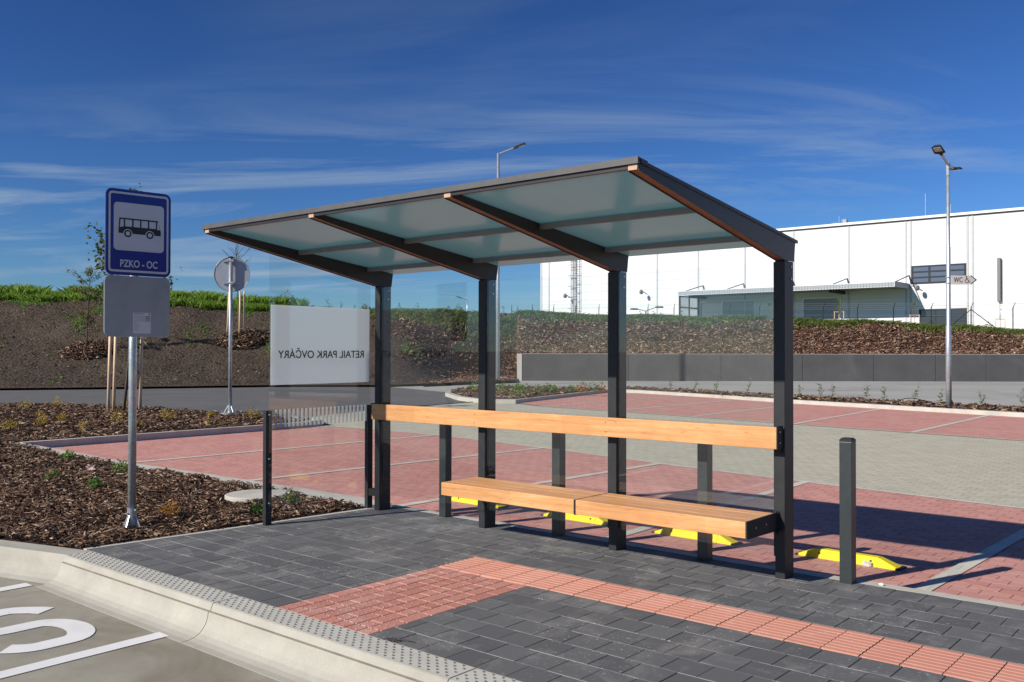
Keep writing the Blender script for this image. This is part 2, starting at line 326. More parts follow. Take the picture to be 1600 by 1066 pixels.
# ---------------- the ground and paving ----------------
def sheet(name, pts, z, mat, kind='structure', label=None):
    b = MB(); n = len(pts); b.add([(p[0], p[1], z) for p in pts], [tuple(range(n))])
    o = b.build(name, mat); me = o.data
    if me.polygons[0].normal.z < 0: me.flip_normals()
    o['kind'] = kind
    return o
sheet('ground', [(-900, -900), (900, -900), (900, 900), (-900, 900)], -.42, mottled('bare_earth', (.09, .075, .06), (.13, .11, .085), .5))
KY = lambda x: lin(x, [-40, -8, -3, -1.35, -.36, 60], [-17, -5.6, -3.62, -3.02, -2.70, -2.70])   # inner line of the roadside kerb
# the road in front: its edge follows the kerb
b = MB(); xs = [-40, -20, -8, -3, -1.35, -.36, 60]; pts = [(x, KY(x)-.30, -.197) for x in xs]
b.add([(-40, -40, -.197)]+pts+[(60, -40, -.197)], [tuple(range(len(pts)+2))])
o = b.build('road', M_['road']); tag(o, kind='structure')
if o.data.polygons[0].normal.z < 0: o.data.flip_normals()
sheet('yard', [(-60, -30), (-30, 6), (-11, 6), (-9.9, .36), (70, .36), (70, 70), (-60, 70)], -.134, M_['apron'])
sheet('asphalt_road', [(-75, -28), (-40, 3), (-36.2, 10.1), (-33.4, 14.6), (-30.7, 20.2), (-27.5, 22.6), (-26, 23.3), (-19, 20.7), (-17.9, 19.5), (-14.0, 16.2), (-13.3, 12.5), (-12.2, 7.4), (-9.8, 5.5), (-12, 2), (-30, -24)], -.128, M_['asphalt'])
NE = lambda x: 5.85-(x+.01)*.165; FE = lambda x: lin(x, [-14, -10.4, -6.7, -1.94, 3, 40], [16.6, 15.85, 15.34, 14.46, 13.57, 7.2])
sheet('car_park_aisle', [(-9.76, 7.3), (-9.74, 6.5), (-9, 5), (40, -2+2.4), (40, 7.2), (3, 13.62), (-1.94, 14.5), (-6.7, 15.4), (-10.4, 15.9), (-13.8, 16.5), (-13.2, 13), (-12.9, 10.7), (-11.85, 7.8), (-10.6, 7.5)], -.122, M_['aisle'])
sheet('near_parking_bays', [(-9.75, .34), (25, .34), (25, 1.75), (4.67, 5.08), (2.47, 5.42), (-.01, 5.84), (-2.32, 6.37), (-5.06, 6.88), (-6.93, 7.06), (-9.7, 6.75)], -.116, M_['bay_red'])
FK = [(-14.9, 25.6), (-13.05, 25.25), (-9.3, 24.1), (-5.38, 22.46), (1.64, 20.48), (30, 12.5)]
sheet('far_parking_bays', [(-12.1, 16.7), (-10.4, 15.85), (-6.7, 15.34), (-1.94, 14.46), (3, 13.57), (30, 8.9)]+FK[::-1][:-1]+[(-14.3, 25.1)], -.116, M_['bay_red'])
b = MB()
def line(p, q, w=.12, z=-.110):
    p, q = Vector(p), Vector(q); d = (q-p).normalized(); s_ = Vector((-d.y, d.x))*w/2
    b.add([(*(p+s_), z), (*(p-s_), z), (*(q-s_), z), (*(q+s_), z)], [(0, 1, 2, 3)])
for x0, y0, x1, y1 in [(-6.45, .5, -6.2, 6.98), (-3.49, .5, -3.08, 6.5), (-.56, .36, -.38, 5.9), (2.18, .36, 2.07, 5.5), (4.86, .36, 5.02, 5.0), (7.8, .36, 7.9, 4.5)]: line((x0, y0), (x1, y1))
line((-1.94, 14.46), (-2.28, 21.4), .13); line((.84, 13.95), (.77, 20.7), .13); line((-4.9, 14.9), (-5.05, 22.3), .13); line((-7.7, 15.5), (-7.75, 23.3), .13); line((-10.4, 15.9), (-10.5, 24.4), .13); line((3.6, 13.4), (3.5, 20), .13)
for P_ in ([(-9.6, 6.95), (-6.93, 7.07), (-5.06, 6.89), (-2.32, 6.38), (-.01, 5.86), (2.47, 5.43), (4.67, 5.09), (25, 1.76)], [(-10.4, 15.85), (-6.7, 15.34), (-1.94, 14.46), (3, 13.57), (30, 8.9)]):
    for p, q in zip(P_, P_[1:]): line(p, q, .09, -.1115)
o = b.build('bay_lines', M_['line']); tag(o, kind='structure')
for p in o.data.polygons:
    if p.normal.z < 0: p.flip()
# drain strip of small setts where the asphalt ends
b = MB()
p0, p1 = atz(640, 636, -.12), atz(742, 628, -.12); d = p1-p0
for i in range(26):
    for k in range(2):
        q = p0+d*(i/26)+Vector((0, .32*k, 0)); b.obox((q.x, q.y, -.13), (d.normalized().x, d.normalized().y, 0), (0, 1, 0), (0, 0, 1), d.length/26-.04, .28, .028)
tag(b.build('drain_strip', M_['asphalt']), kind='structure')

# charcoal pavers of the platform: one box per paver, sand in the joints
XL = lambda y: -.41+(y+2.63)*.10
sheet('paving_sand', [(XL(-2.7), -2.7), (15, -2.7), (15, .24), (XL(.24), .24)], -.0085, M_['sand'])
sheet('paving_bed', [(XL(-2.7)-.02, -2.72), (15, -2.72), (15, .35), (XL(.35)-.02, .35)], -.06, M_['kerb2'])
def tiles(cells, g=.0016, c=.0022, jit=.0011, zt=0.0):
    V = []; F = []
    for (x0, x1, y0, y1) in cells:
        dz = [zt+random.uniform(-jit, jit) for _ in range(2)]; q = len(V)
        a, b_, c_, d_ = x0+g, x1-g, y0+g, y1-g; h = lambda i: dz[0]+(dz[1]-dz[0])*i
        V += [(a, c_, zt-.02), (b_, c_, zt-.02), (b_, d_, zt-.02), (a, d_, zt-.02), (a, c_, h(0)-c), (b_, c_, h(1)-c), (b_, d_, h(1)-c), (a, d_, h(0)-c), (a+c, c_+c, h(0)), (b_-c, c_+c, h(1)), (b_-c, d_-c, h(1)), (a+c, d_-c, h(0))]
        for L in (0, 4):
            for i in range(4): j = (i+1) % 4; F.append((q+L+i, q+L+j, q+L+4+j, q+L+4+i))
        F.append((q+8, q+9, q+10, q+11))
    return V, F
cells = []
rows = [(-2.70, -2.50), (-2.50, -2.30), (-2.30, -2.10), (-2.10, -1.90), (-1.90, -1.70), (-1.70, -1.49), (-1.49, -1.285), (-1.285, -1.07), (-1.07, -.86), (-.86, -.61), (-.61, -.40), (-.40, -.20), (-.20, 0), (0, .238)]
PX0, PX1, SY0, SY1 = 2.095, 2.955, -1.285, -.86
for k, (y0, y1) in enumerate(rows):
    strip = y0 >= SY0-.01 and y1 <= SY1+.01
    x = XL((y0+y1)/2); first = x; off = .1 if k % 2 else 0
    n = math.floor((x-4.775-off)/.2045)+1; e = 4.775+off+n*.2045
    xs = [x]
    if e-x < .05: e += .2045
    while e < 15: xs.append(e); e += .2045
    xs.append(15)
    for a, c in zip(xs, xs[1:]):
        lim = PX0 if (strip or y1 <= SY0+.02) else None
        if strip:
            if a >= PX0: continue
            c = min(c, PX0)
        elif y1 <= SY0+.02:
            if a >= PX0 and c <= PX1: continue
            if a < PX0 < c: c = PX0
            elif a < PX1 < c: a = PX1
        if c-a > .015: cells.append((a, c, y0, y1))
V, F = tiles(cells); tag(np_mesh('platform_paving', V, F, M_['paver']), kind='structure')
V_, F_ = [], []
for (y0, y1) in rows[1:]:
    x = XL(y0)
    while x < 15:
        w_ = random.uniform(.05, .8)
        if random.random() < .72 and not (y0 > SY0+.05 and y0 < SY1-.05 and x > PX0) and not (y0 < SY0-.05 and x > PX0-.05 and x < PX1): q = len(V_); h_ = random.uniform(.0022, .0036); V_ += [(x, y0-h_, -.0012), (x+w_, y0-h_*.8, -.0012), (x+w_, y0+h_*.8, -.0012), (x, y0+h_, -.0012)]; F_.append((q, q+1, q+2, q+3))
        x += w_+random.uniform(0, .25)
tag(np_mesh('joint_sand', V_, F_, M_['sand']), kind='structure')
# ribbed red guidance tiles
V = []; F = []; x = PX0
while x < 15:
    a, c = x+.003, x+.2015; q = len(V); prof = []
    n = 8; w = (SY1-SY0-.012)/n; y = SY0+.006
    prof.append((y, -.02))
    for i in range(n): prof += [(y+w*i+.003, -.0012), (y+w*i+w*.20, .0018), (y+w*i+w*.78, .0018), (y+w*(i+1)-.003, -.0012)]
    prof.append((SY1-.006, -.02)); L = len(prof)
    jz = random.uniform(-.001, .001)
    V += [(a, p[0], p[1]+jz) for p in prof]+[(c, p[0], p[1]+jz) for p in prof]
    F += [(q+i, q+L+i, q+L+i+1, q+i+1) for i in range(L-1)]
    x += .2045
V2 = [tuple(v) for v in V]
o = np_mesh('tactile_strip', V2, F, M_['tactile_red']); tag(o, kind='structure')
cells = []; x = PX0; k = 0
while x < PX1-.02:
    y = -2.70+(.1 if k % 2 else 0)
    if k % 2: cells.append((x, x+.1075, -2.70, -2.60))
    while y < SY0-.01:
        y2 = min(y+.2, SY0)
        if random.random() < .3 and y2-y > .15: cells += [(x, x+.1075, y, (y+y2)/2), (x, x+.1075, (y+y2)/2, y2)]
        else: cells.append((x, x+.1075, y, y2))
        y = y2
    x += .1075; k += 1
V, F = tiles(cells, .0025, .004)
# domes
def studs(V, F, x0, x1, y0, y1, px, py, r, h, stag=True, n=6, z=0.0):
    j = 0; y = y0
    while y < y1:
        x = x0+(px/2 if stag and j % 2 else 0)
        while x < x1:
            q = len(V)
            V += [(x+r*math.cos(2*math.pi*i/n), y+r*math.sin(2*math.pi*i/n), z-.001) for i in range(n)]
            V += [(x+r*.55*math.cos(2*math.pi*i/n), y+r*.55*math.sin(2*math.pi*i/n), z+h) for i in range(n)]
            F += [(q+i, q+(i+1) % n, q+n+(i+1) % n, q+n+i) for i in range(n)]
            F += [(q+n, q+n+1, q+n+2, q+n+3), (q+n, q+n+3, q+n+4, q+n+5)]
            x += px
        y += py; j += 1
studs(V, F, PX0+.028, PX1-.01, -2.67, SY0-.02, .0537, .066, .007, .0034, False)
tag(np_mesh('tactile_patch', V, F, M_['patch_red']), kind='structure')
# thin edging between platform and bark bed
b = MB(); b.add([(XL(-2.7)-.055, -2.7, .002), (XL(-2.7), -2.7, .002), (XL(.24), .24, .002), (XL(.24)-.055, .24, .002), (XL(-2.7)-.055, -2.7, -.1), (XL(-2.7), -2.7, -.1), (XL(.24), .24, -.1), (XL(.24)-.055, .24, -.1)],
                [(0, 1, 2, 3), (4, 5, 1, 0), (6, 7, 3, 2), (7, 4, 0, 3), (5, 6, 2, 1)])
tag(b.build('platform_edging', M_['kerb2']), kind='structure')
# bus kerb: studded slab, nose and concave trough
b = MB(); V = []; F = []
x = -.335; PR = [(-2.895, 0), (-2.905, -.006), (-2.914, -.032), (-2.919, -.045), (-2.934, -.050), (-2.938, -.075), (-2.948, -.11), (-2.968, -.142), (-2.995, -.168), (-3.03, -.185), (-3.07, -.1935), (-3.12, -.1945), (-3.12, -.3)]
while x < 15:
    x2 = x+2.055; a, c = x+.003, x2-.003
    pr = [(-2.70, -.15), (-2.70, 0)]+PR; q = len(b.v); L = len(pr)
    b.v += [(a, p[0], p[1]) for p in pr]+[(c, p[0], p[1]) for p in pr]
    b.f += [(q+i, q+L+i, q+L+i+1, q+i+1) for i in range(1, L-1)]
    b.f += [tuple(q+i for i in range(L)), tuple(q+L+i for i in reversed(range(L)))]
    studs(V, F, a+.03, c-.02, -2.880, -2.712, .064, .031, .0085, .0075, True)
    x = x2
o = b.build('bus_kerb', M_['kerb']); tag(o, kind='structure')
Vs = [(-.332, -2.89, .0008), (15, -2.89, .0008), (15, -2.708, .0008), (-.332, -2.708, .0008)]
b = MB().add([(-.335, -2.9335, -.0485), (15, -2.9335, -.0485), (15, -2.920, -.0438), (-.335, -2.920, -.0438)], [(0, 1, 2, 3)]); tag(b.build('kerb_ledge_dirt', concrete('dusty_ledge', (.20, .175, .145), (.28, .25, .21), 9, (.12, .10, .08), .5, 120)), kind='structure')
# grey wearing surface of the slab, cut at every joint
SV = []; SF = []; x = -.335
while x < 15:
    q = len(SV); a, c = x+.006, x+2.055-.006; SV += [(a, -2.893, .0012), (c, -2.893, .0012), (c, -2.706, .0012), (a, -2.706, .0012)]; SF.append((q, q+1, q+2, q+3)); x += 2.055
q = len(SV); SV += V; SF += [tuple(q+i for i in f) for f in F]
o = np_mesh('studded_slab', SV, SF, M_['slab']); tag(o, kind='structure'); o.data.materials.append(mottled('dark_stud', (.17, .165, .15), (.24, .235, .215), 30))  # second material: stud faces darker than the slab around them
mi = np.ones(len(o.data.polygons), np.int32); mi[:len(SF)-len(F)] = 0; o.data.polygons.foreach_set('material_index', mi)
# plain kerb bending away to the left
b = MB(); xs = [-.345, -.7, -1.35, -2.2, -3, -8, -20, -40]
pr = [(.0, -.12), (0, .0), (-.17, -.004), (-.185, -.03), (-.20, -.05), (-.215, -.10), (-.24, -.145), (-.28, -.178), (-.33, -.1945), (-.34, -.3)]
secs = []
for x in xs: secs.append([(x, KY(x)+.03*min(1, max(0, -x-.4))+p[0]*(1+.0*x), p[1]) for p in pr])
for a, c in zip(secs, secs[1:]):
    q = len(b.v); L = len(pr); b.v += a+c; b.f += [(q+i, q+i+1, q+L+i+1, q+L+i) for i in range(L-1)]
b.f.append(tuple(range(len(pr))))
tag(b.build('roadside_kerb', M_['kerb']), kind='structure')
def kerb(name, poly, z0, z1, mat):
    b = MB(); b.prism([(p[0], p[1], z0) for p in poly], (0, 0, z1-z0)); return tag(b.build(name, mat), kind='structure')
kerb('car_park_kerb', [(-.22, .242), (15, .242), (15, .338), (-.22, .338)], -.13, .0, M_['kerb2'])
K1 = [(-9.75, .36), (-6.94, .18), (-5.25, .12), (-2.57, .14), (-.22, .10), (-.22, .36), (-.74, .42), (-3.79, .37), (-5.53, .30), (-8.24, .42), (-9.6, .46)]
kerb('bed_kerb', K1, -.13, .004, M_['kerb2'])
kerb('island_kerb_left', [(-9.72, .46), (-9.58, .47), (-9.60, 3), (-9.62, 6.3), (-9.9, 7.05), (-10.6, 7.45), (-11.9, 7.32), (-11.9, 7.18), (-10.6, 7.28), (-10.0, 6.9), (-9.74, 6.2), (-9.72, 3)], -.13, .006, M_['kerb2'])
kerb('far_bay_kerb', FK+[(30, 12.68)]+[(x, y+.15) for x, y in FK[::-1][1:]], -.13, .0, M_['kerb2'])
IO = [(-12.14, 16.55), (-12.75, 16.10), (-13.5, 16.12), (-14.9, 16.75), (-17.2, 18.5), (-18.4, 19.9), (-19.6, 21.8), (-20.2, 23.3), (-19.8, 24.4), (-17.8, 25.1), (-14.4, 25.4)]
kerb('island_kerb', IO, -.13, .0, M_['kerb2'])
ctr = Vector((-15.8, 21.2)); II = [tuple(ctr+(Vector(p)-ctr)*.93) for p in IO]
sheet('island_bed', II, .012, M_['mulch_bed'])
HS = [(-14.6, 25.6), (-13, 25.45), (-5.4, 22.66), (1.64, 20.68), (30, 12.7), (30, 14.6), (1.4, 22.6), (-6.8, 24.9), (-14.6, 27.2)]
sheet('hedge_bed', HS, .010, M_['mulch_bed'])
far_k = [(-75, -28), (-40, 3), (-36.1, 10.12), (-33.38, 14.52), (-30.67, 20.15), (-26.62, 23.9), (-26.17, 27.86), (-25.7, 31.1), (-25.9, 33.2)]
b = MB()
for p, q in zip(far_k, far_k[1:]):
    p, q = Vector(p), Vector(q); d = (q-p).normalized(); n_ = Vector((-d.y, d.x))
    b.obox((p.x, p.y, -.13), (d.x, d.y, 0), (n_.x, n_.y, 0), (0, 0, 1), (q-p).length+.05, .25, .14)
tag(b.build('far_road_kerb', M_['kerb2']), kind='structure')

# road paint: two cross lines and the S
def ribbon(pts, w, z):
    b = MB(); n = len(pts); v = []
    for i, p in enumerate(pts):
        p = Vector(p); d = (Vector(pts[min(i+1, n-1)])-Vector(pts[max(i-1, 0)])).normalized(); s_ = Vector((-d.y, d.x))*w/2
        v += [(*(p+s_), z), (*(p-s_), z)]
    b.add(v, [(2*i, 2*i+1, 2*i+3, 2*i+2) for i in range(n-1)]); return b
ZP = -.1925
for name, pts in (('bay_end_line', [(1.49, -3.10), (1.49, -5.9)]), ('bay_start_line', [(-.43, -3.13), (-.41, -5.9)])):
    o = ribbon(pts, .12, ZP).build(name, M_['paint']); tag(o, kind='structure')
    if o.data.polygons[0].normal.z < 0: o.data.flip_normals()
S = []
def arc(cx_, cy_, rx, ry, a0, a1, n=14):
    for i in range(n+1): a = R(a0+(a1-a0)*i/n); S.append((cx_+rx*math.sin(a), cy_+ry*math.cos(a)))
# letter axes: +Y is its right, -X its top
tx, mx_, bx_ = .22, .66, 1.13; yr_, yl_ = -3.44, -3.90
S.append((.40, -3.40)); S.append((.33, -3.44))
for i in range(15):
    a = R(-60-(90-60)*0) ; break
arc(tx+.22, yr_-.20, .22, .16, 180+0, 180+0, 0) if False else None
for t in np.linspace(0, 1, 10): S.append((.30-.085*math.sin(t*math.pi/2), -3.47-.12*t))
S.append((.215, -3.72))
for i in range(15): a = math.pi*i/14; S.append((.44-.225*math.cos(a), -3.76-.15*math.sin(a)))
S.append((.665, -3.60))
for i in range(17): a = math.pi*i/16; S.append((.905-.24*math.cos(a), -3.58+.15*math.sin(a)))
S.append((1.145, -3.72))
for t in np.linspace(0, 1, 8): S.append((1.145-.10*t*t, -3.74-.17*t))
S = [(p[0], p[1]+.045) for p in S]
o = ribbon(S, .162, ZP).build('road_letter', M_['paint']); tag(o, kind='structure')
if o.data.polygons[0].normal.z < 0: o.data.flip_normals()

# ---------------- bark beds ----------------
ROADE = [(-11.9, 7.25), (-13.9, 6.95), (-15.2, 6.95), (-17.7, 6.55), (-20.6, 6.0), (-21.8, 4.65), (-27, -3), (-40, -16.8)]
BED = [(XL(-2.7)-.06, -2.71), (XL(.1)-.06, .10), (-2.57, .14), (-5.25, .12), (-6.94, .18), (-9.75, .36), (-9.75, 3), (-9.78, 6.2), (-10.05, 6.85), (-10.6, 7.25), (-11.9, 7.15)]+ROADE+[(x, KY(x)+.03) for x in (-40, -20, -8, -3, -1.35, -.7)]
sheet('planting_bed', BED, -.012, M_['mulch_bed'])
def inside(P_, x, y):
    x = np.asarray(x); y = np.asarray(y); r = np.zeros(x.shape, bool); n = len(P_)
    for i in range(n):
        (x1, y1), (x2, y2) = P_[i], P_[(i+1) % n]
        c = ((y1 > y) != (y2 > y)) & (x < (x2-x1)*(y-y1)/((y2-y1) if y2 != y1 else 1e-9)+x1); r ^= c
    return r
def bedz(x, y):
    return .022+.020*np.sin(x*2.3+1.1*np.sin(y*1.7))*np.cos(y*2.9+.6*x)+.012*np.sin(x*7.1+y*5.3)
def chips(name, X, Y, Z, smin, smax, mat, tiltmax=.6, nrm=None):
    n = len(X); L = RNG.uniform(smin, smax, n)*RNG.choice([1, 1, 1, 1.6], n); w = L*RNG.uniform(.16, .42, n); h = L*RNG.uniform(.04, .12, n)
    az = RNG.uniform(0, 2*np.pi, n); ti = RNG.normal(0, tiltmax*.5, n); ro = RNG.normal(0, tiltmax*.6, n)
    a = np.stack([np.cos(az)*np.cos(ti), np.sin(az)*np.cos(ti), np.sin(ti)], 1); s_ = np.stack([-np.sin(az), np.cos(az), np.zeros(n)], 1)
    u = np.cross(a, s_); s2 = s_*np.cos(ro)[:, None]+u*np.sin(ro)[:, None]; u = np.cross(a, s2)
    P = np.stack([X, Y, Z], 1); V = np.empty((n, 6, 3))
    j = lambda: RNG.uniform(.75, 1.1, n)[:, None]
    A = a*L[:, None]/2; B = s2*w[:, None]/2; H = u*h[:, None]
    V[:, 0] = P-A*j()-B*j(); V[:, 1] = P+A*j()-B*j()*.8; V[:, 2] = P+A*j()+B*j()*.8; V[:, 3] = P-A*j()+B*j(); V[:, 4] = P-A*.6*j()+H; V[:, 5] = P+A*.6*j()+H
    q = np.arange(n)[:, None]*6
    F = np.concatenate([q+np.array([[0, 1, 5, 4]]), q+np.array([[3, 4, 5, 2]]), q+np.array([[1, 2, 5, 5]]), q+np.array([[0, 4, 3, 3]])], 0)
    F4 = F[:2*n]; F3 = F[2*n:, :3]
    me = bpy.data.meshes.new(name); allV = V.reshape(-1, 3)
    me.vertices.add(len(allV)); me.vertices.foreach_set('co', allV.astype(np.float32).ravel())
    lv = np.concatenate([F4.ravel(), F3.ravel()]).astype(np.int32); me.loops.add(len(lv)); me.loops.foreach_set('vertex_index', lv)
    st = np.concatenate([np.arange(len(F4))*4, len(F4)*4+np.arange(len(F3))*3]).astype(np.int32)
    me.polygons.add(len(st)); me.polygons.foreach_set('loop_start', st)
    me.update(calc_edges=True); me.validate(); me.materials.append(mat); me.polygons.foreach_set('use_smooth', np.zeros(len(me.polygons), bool))
    o = bpy.data.objects.new(name, me); COL.objects.link(o); return o
def scatter(P_, n, x0, x1, y0, y1, edge=0):
    X = RNG.uniform(x0, x1, n*3); Y = RNG.uniform(y0, y1, n*3); k = inside(P_, X, Y); return X[k][:n], Y[k][:n]
X1, Y1 = scatter(BED, 26000, -5.2, -.3, -4.6, .4); X2, Y2 = scatter(BED, 26000, -11, -3.0, -6.5, 1.5); X3, Y3 = scatter(BED, 34000, -22, -9.7, -7, 7.3)
MAN = Vector((-1.69, -.27)); MR = .36
def clear(X, Y, r=MR): k = np.hypot(X-MAN.x, Y-MAN.y) > r; return X[k], Y[k]
X1, Y1 = clear(X1, Y1); X2, Y2 = clear(X2, Y2)
for i, (X, Y, a, c) in enumerate(((X1, Y1, .022, .060), (X2, Y2, .03, .075), (X3, Y3, .04, .11))):
    o = chips('bark_mulch', X, Y, bedz(X, Y)+RNG.uniform(-.02, .012, len(X)), a, c, M_['chip']); o['kind'] = 'stuff'
    o['label'] = ['brown bark chips beside the dark paving', 'brown bark chips along the red parking kerb', 'brown bark chips on the planted corner by the road'][i]; o['category'] = 'bark mulch'
X, Y = scatter(II, 5000, -21, -12, 16, 26); o = chips('bark_mulch', X, Y, .03+RNG.uniform(-.02, .03, len(X)), .06, .16, M_['chip']); tag(o, 'bark chips covering the small traffic island', 'bark mulch', kind='stuff')
X, Y = scatter(HS, 8000, -14.6, 8, 19, 27.5); o = chips('bark_mulch', X, Y, .03+RNG.uniform(-.02, .04, len(X)), .06, .17, M_['chip']); tag(o, 'bark chips in the narrow sapling strip beside the far bays', 'bark mulch', kind='stuff')
b = MB(); n = 40; rr = [.325, .325, .312, .30, .0]; zz = [-.02, .022, .030, .030, .031]
for k in range(4): b.v += [(MAN.x+rr[k]*math.cos(2*math.pi*i/n), MAN.y+rr[k]*math.sin(2*math.pi*i/n), zz[k]) for i in range(n)]
for k in range(3): b.f += [(k*n+i, k*n+(i+1) % n, (k+1)*n+(i+1) % n, (k+1)*n+i) for i in range(n)]
b.f.append(tuple(3*n+i for i in range(n)))
tag(b.build('manhole_cover', M_['kerb2']), 'round pale concrete manhole cover sunk in the bark bed', 'manhole cover')

# ---------------- embankment, crest and field behind ----------------
def ground_pt(px, D, z): p = CAM + Vector((Fv.x, Fv.y, 0)).normalized()*D + Vector((Rv.x, Rv.y, 0)).normalized()*((px-800)/FPX*D); return Vector((p.x, p.y, z))
crest_px = [-500, 0, 60, 110, 160, 265, 340, 420, 470, 500, 580, 700, 790, 1000, 1250, 1400, 1500, 1600, 2100]
crest_py = [458, 466, 467, 466, 469, 474, 477, 480, 484, 486, 488, 489, 492, 496, 502, 508, 513, 518, 535]
cD_px = [-500, 0, 400, 800, 1600, 2100]; cD = [50, 53, 55, 60, 58, 57]
wallD = 52.0
cols = sorted(set(list(range(-480, 2100, 9))+[807, 809]))
NR = 34; V = []; Z_ = []
for px in cols:
    if px < 808:
        fy = lin(px, [-500, 0, 200, 420, 600, 700, 770, 808], [612, 606, 604, 601, 601, 598, 595.5, 594.5]); fp = atz(px, fy, 0.0)
        fp = ground_pt(px, (fp-CAM).dot(Fv)+lin(px, [0, 690, 806], [.25, .25, 4.1]), -.03)
    else: fp = ground_pt(px, wallD+.28, 1.36)
    D = lin(px, cD_px, cD); cy_ = lin(px, crest_px, crest_py); cp = ground_pt(px, D, CAM.z+(547.5-cy_)/FPX*D)
    back = ground_pt(px, D+5, cp.z-.15)
    for k in range(NR+1):
        if k <= NR-5: t = k/(NR-5); s_ = (t+.07*math.sin(2*math.pi*t)*-1)**(1+2.4*(float(smoothstep(620, 790, px)) if px < 808 else 0)) if t > 0 else 0; p = fp.lerp(cp, t); p.z = fp.z+(cp.z-fp.z)*s_
        else: t2 = (k-NR+5)/5; p = cp.lerp(back, t2); t = 1+t2
        q = p*.35; dz = noise.noise(q)*.22+noise.noise(p*1.3)*.09+noise.noise(p*3.7)*.05
        if t <= 0.02: dz = min(dz, 0)*.2
        p.z += dz*min(1, t*5); V.append(tuple(p))
        bd = lin(min(t, 1), [0, .25, .6, 1], [765, 700, 610, 560]); mul = float(smoothstep(bd-40, bd+40, px+60*noise.noise(p*.4)))
        Z_.append(mul)
F = []; m_ = NR+1
for i in range(len(cols)-1):
    for k in range(NR): F.append((i*m_+k, (i+1)*m_+k, (i+1)*m_+k+1, i*m_+k+1))
def bankmat():
    M = Mat('embankment_earth_and_bark'); z = M.node("ShaderNodeAttribute", attribute_name='zone').outputs['Fac']
    n = M.noise(.5, 6, .65); g = M.noise(9, 6, .75); soil = M.ramp(g, [(.30, (.048, .035, .026)), (.52, (.092, .070, .053)), (.66, (.142, .112, .086)), (.78, (.30, .255, .205))])
    soil = M.mix(M.math('MULTIPLY', M.ramp(n, [(.5, 0), (.72, 1)]), .4), soil, (.16, .13, .10))
    v = M.vor(7, M.map((1, 1, 1.8)), out=1); c = M.node("ShaderNodeSeparateColor", {0: v}).outputs[0]
    bark = M.ramp(c, [(0, (.022, .012, .009)), (.5, (.062, .034, .024)), (.85, (.12, .068, .046)), (1, (.24, .16, .11))])
    return M.pbr(M.mix(z, soil, bark), .95, 0, M.bump(M.math('ADD', M.math('MULTIPLY', M.vor(8), .6), g), .9, .09), .1)
M_['bank'] = bankmat()
bank = np_mesh('embankment', V, F, M_['bank'], smooth=True, attr=Z_); tag(bank, kind='structure')
BV = np.array(V).reshape(len(cols), m_, 3); BC = np.array(cols, float); BZ = np.array(Z_).reshape(len(cols), m_)
def bank_at(px, t):                       # point of the slope: t 0 foot .. 1 crest .. 1.17 behind
    i = np.interp(px, BC, np.arange(len(BC))); k = np.asarray(t)*(NR-5); i0 = np.clip(i.astype(int), 0, len(BC)-2); k0 = np.clip(k.astype(int), 0, NR-1)
    a = (i-i0)[..., None]; c = (k-k0)[..., None]
    return (BV[i0, k0]*(1-a)+BV[i0+1, k0]*a)*(1-c)+(BV[i0, k0+1]*(1-a)+BV[i0+1, k0+1]*a)*c
def pick_zone(px, t):
    i = np.clip(np.interp(px, BC, np.arange(len(BC))).astype(int), 0, len(BC)-1); return BZ[i, np.clip((t*(NR-5)).astype(int), 0, NR)]
px = RNG.uniform(-60, 1680, 60000); t = RNG.uniform(0.02, 1, 60000); k = (pick_zone(px, t) > RNG.uniform(.2, .8, 60000)) & ~((px < 808) & (t < .05)); px, t = px[k], t[k]
P = bank_at(px, t); o = chips('bank_mulch', P[:, 0], P[:, 1], P[:, 2]+RNG.uniform(0, .05, len(px)), .08, .22, M_['chip2'], .9); tag(o, 'reddish bark chips spread over the far embankment', 'bark mulch', kind='stuff')
px = RNG.uniform(-60, 790, 16000); t = RNG.uniform(0.02, .95, 16000); k = (pick_zone(px, t) < .5); P = bank_at(px[k], t[k])
M_['clod'] = mulchmat('soil_clod', [(0, (.03, .024, .02)), (.4, (.07, .056, .045)), (.7, (.12, .10, .08)), (.9, (.25, .22, .18)), (1, (.42, .39, .34))])
o = chips('soil_clods', P[:, 0], P[:, 1], P[:, 2]+RNG.uniform(0, .03, len(P)), .04, .12, M_['clod'], .8); tag(o, 'clods and pebbles littering the bare left slope', 'stones', kind='stuff')
def blades(name, P, hmin, hmax, w, mat, lean=.35, per=3):
    n = len(P)*per; P = np.repeat(P, per, 0)+RNG.normal(0, .09, (n, 3))*[1, 1, 0]; h = RNG.uniform(hmin, hmax, n); az = RNG.uniform(0, 2*np.pi, n); le = np.abs(RNG.normal(0, lean, n))
    s_ = np.stack([np.cos(az), np.sin(az), np.zeros(n)], 1)*(w*RNG.uniform(.6, 1.4, n))[:, None]; d = np.stack([-np.sin(az)*le, np.cos(az)*le, np.ones(n)], 1)
    V = np.empty((n, 4, 3)); V[:, 0] = P-s_; V[:, 1] = P+s_; V[:, 2] = P+s_*.5+d*(h*.6)[:, None]+[0, 0, 0]; V[:, 3] = P+d*h[:, None]*[1.5, 1.5, .95]
    F = np.arange(n)[:, None]*4+np.array([[0, 1, 2, 3]]); return np_mesh(name, V.reshape(-1, 3), F, mat)
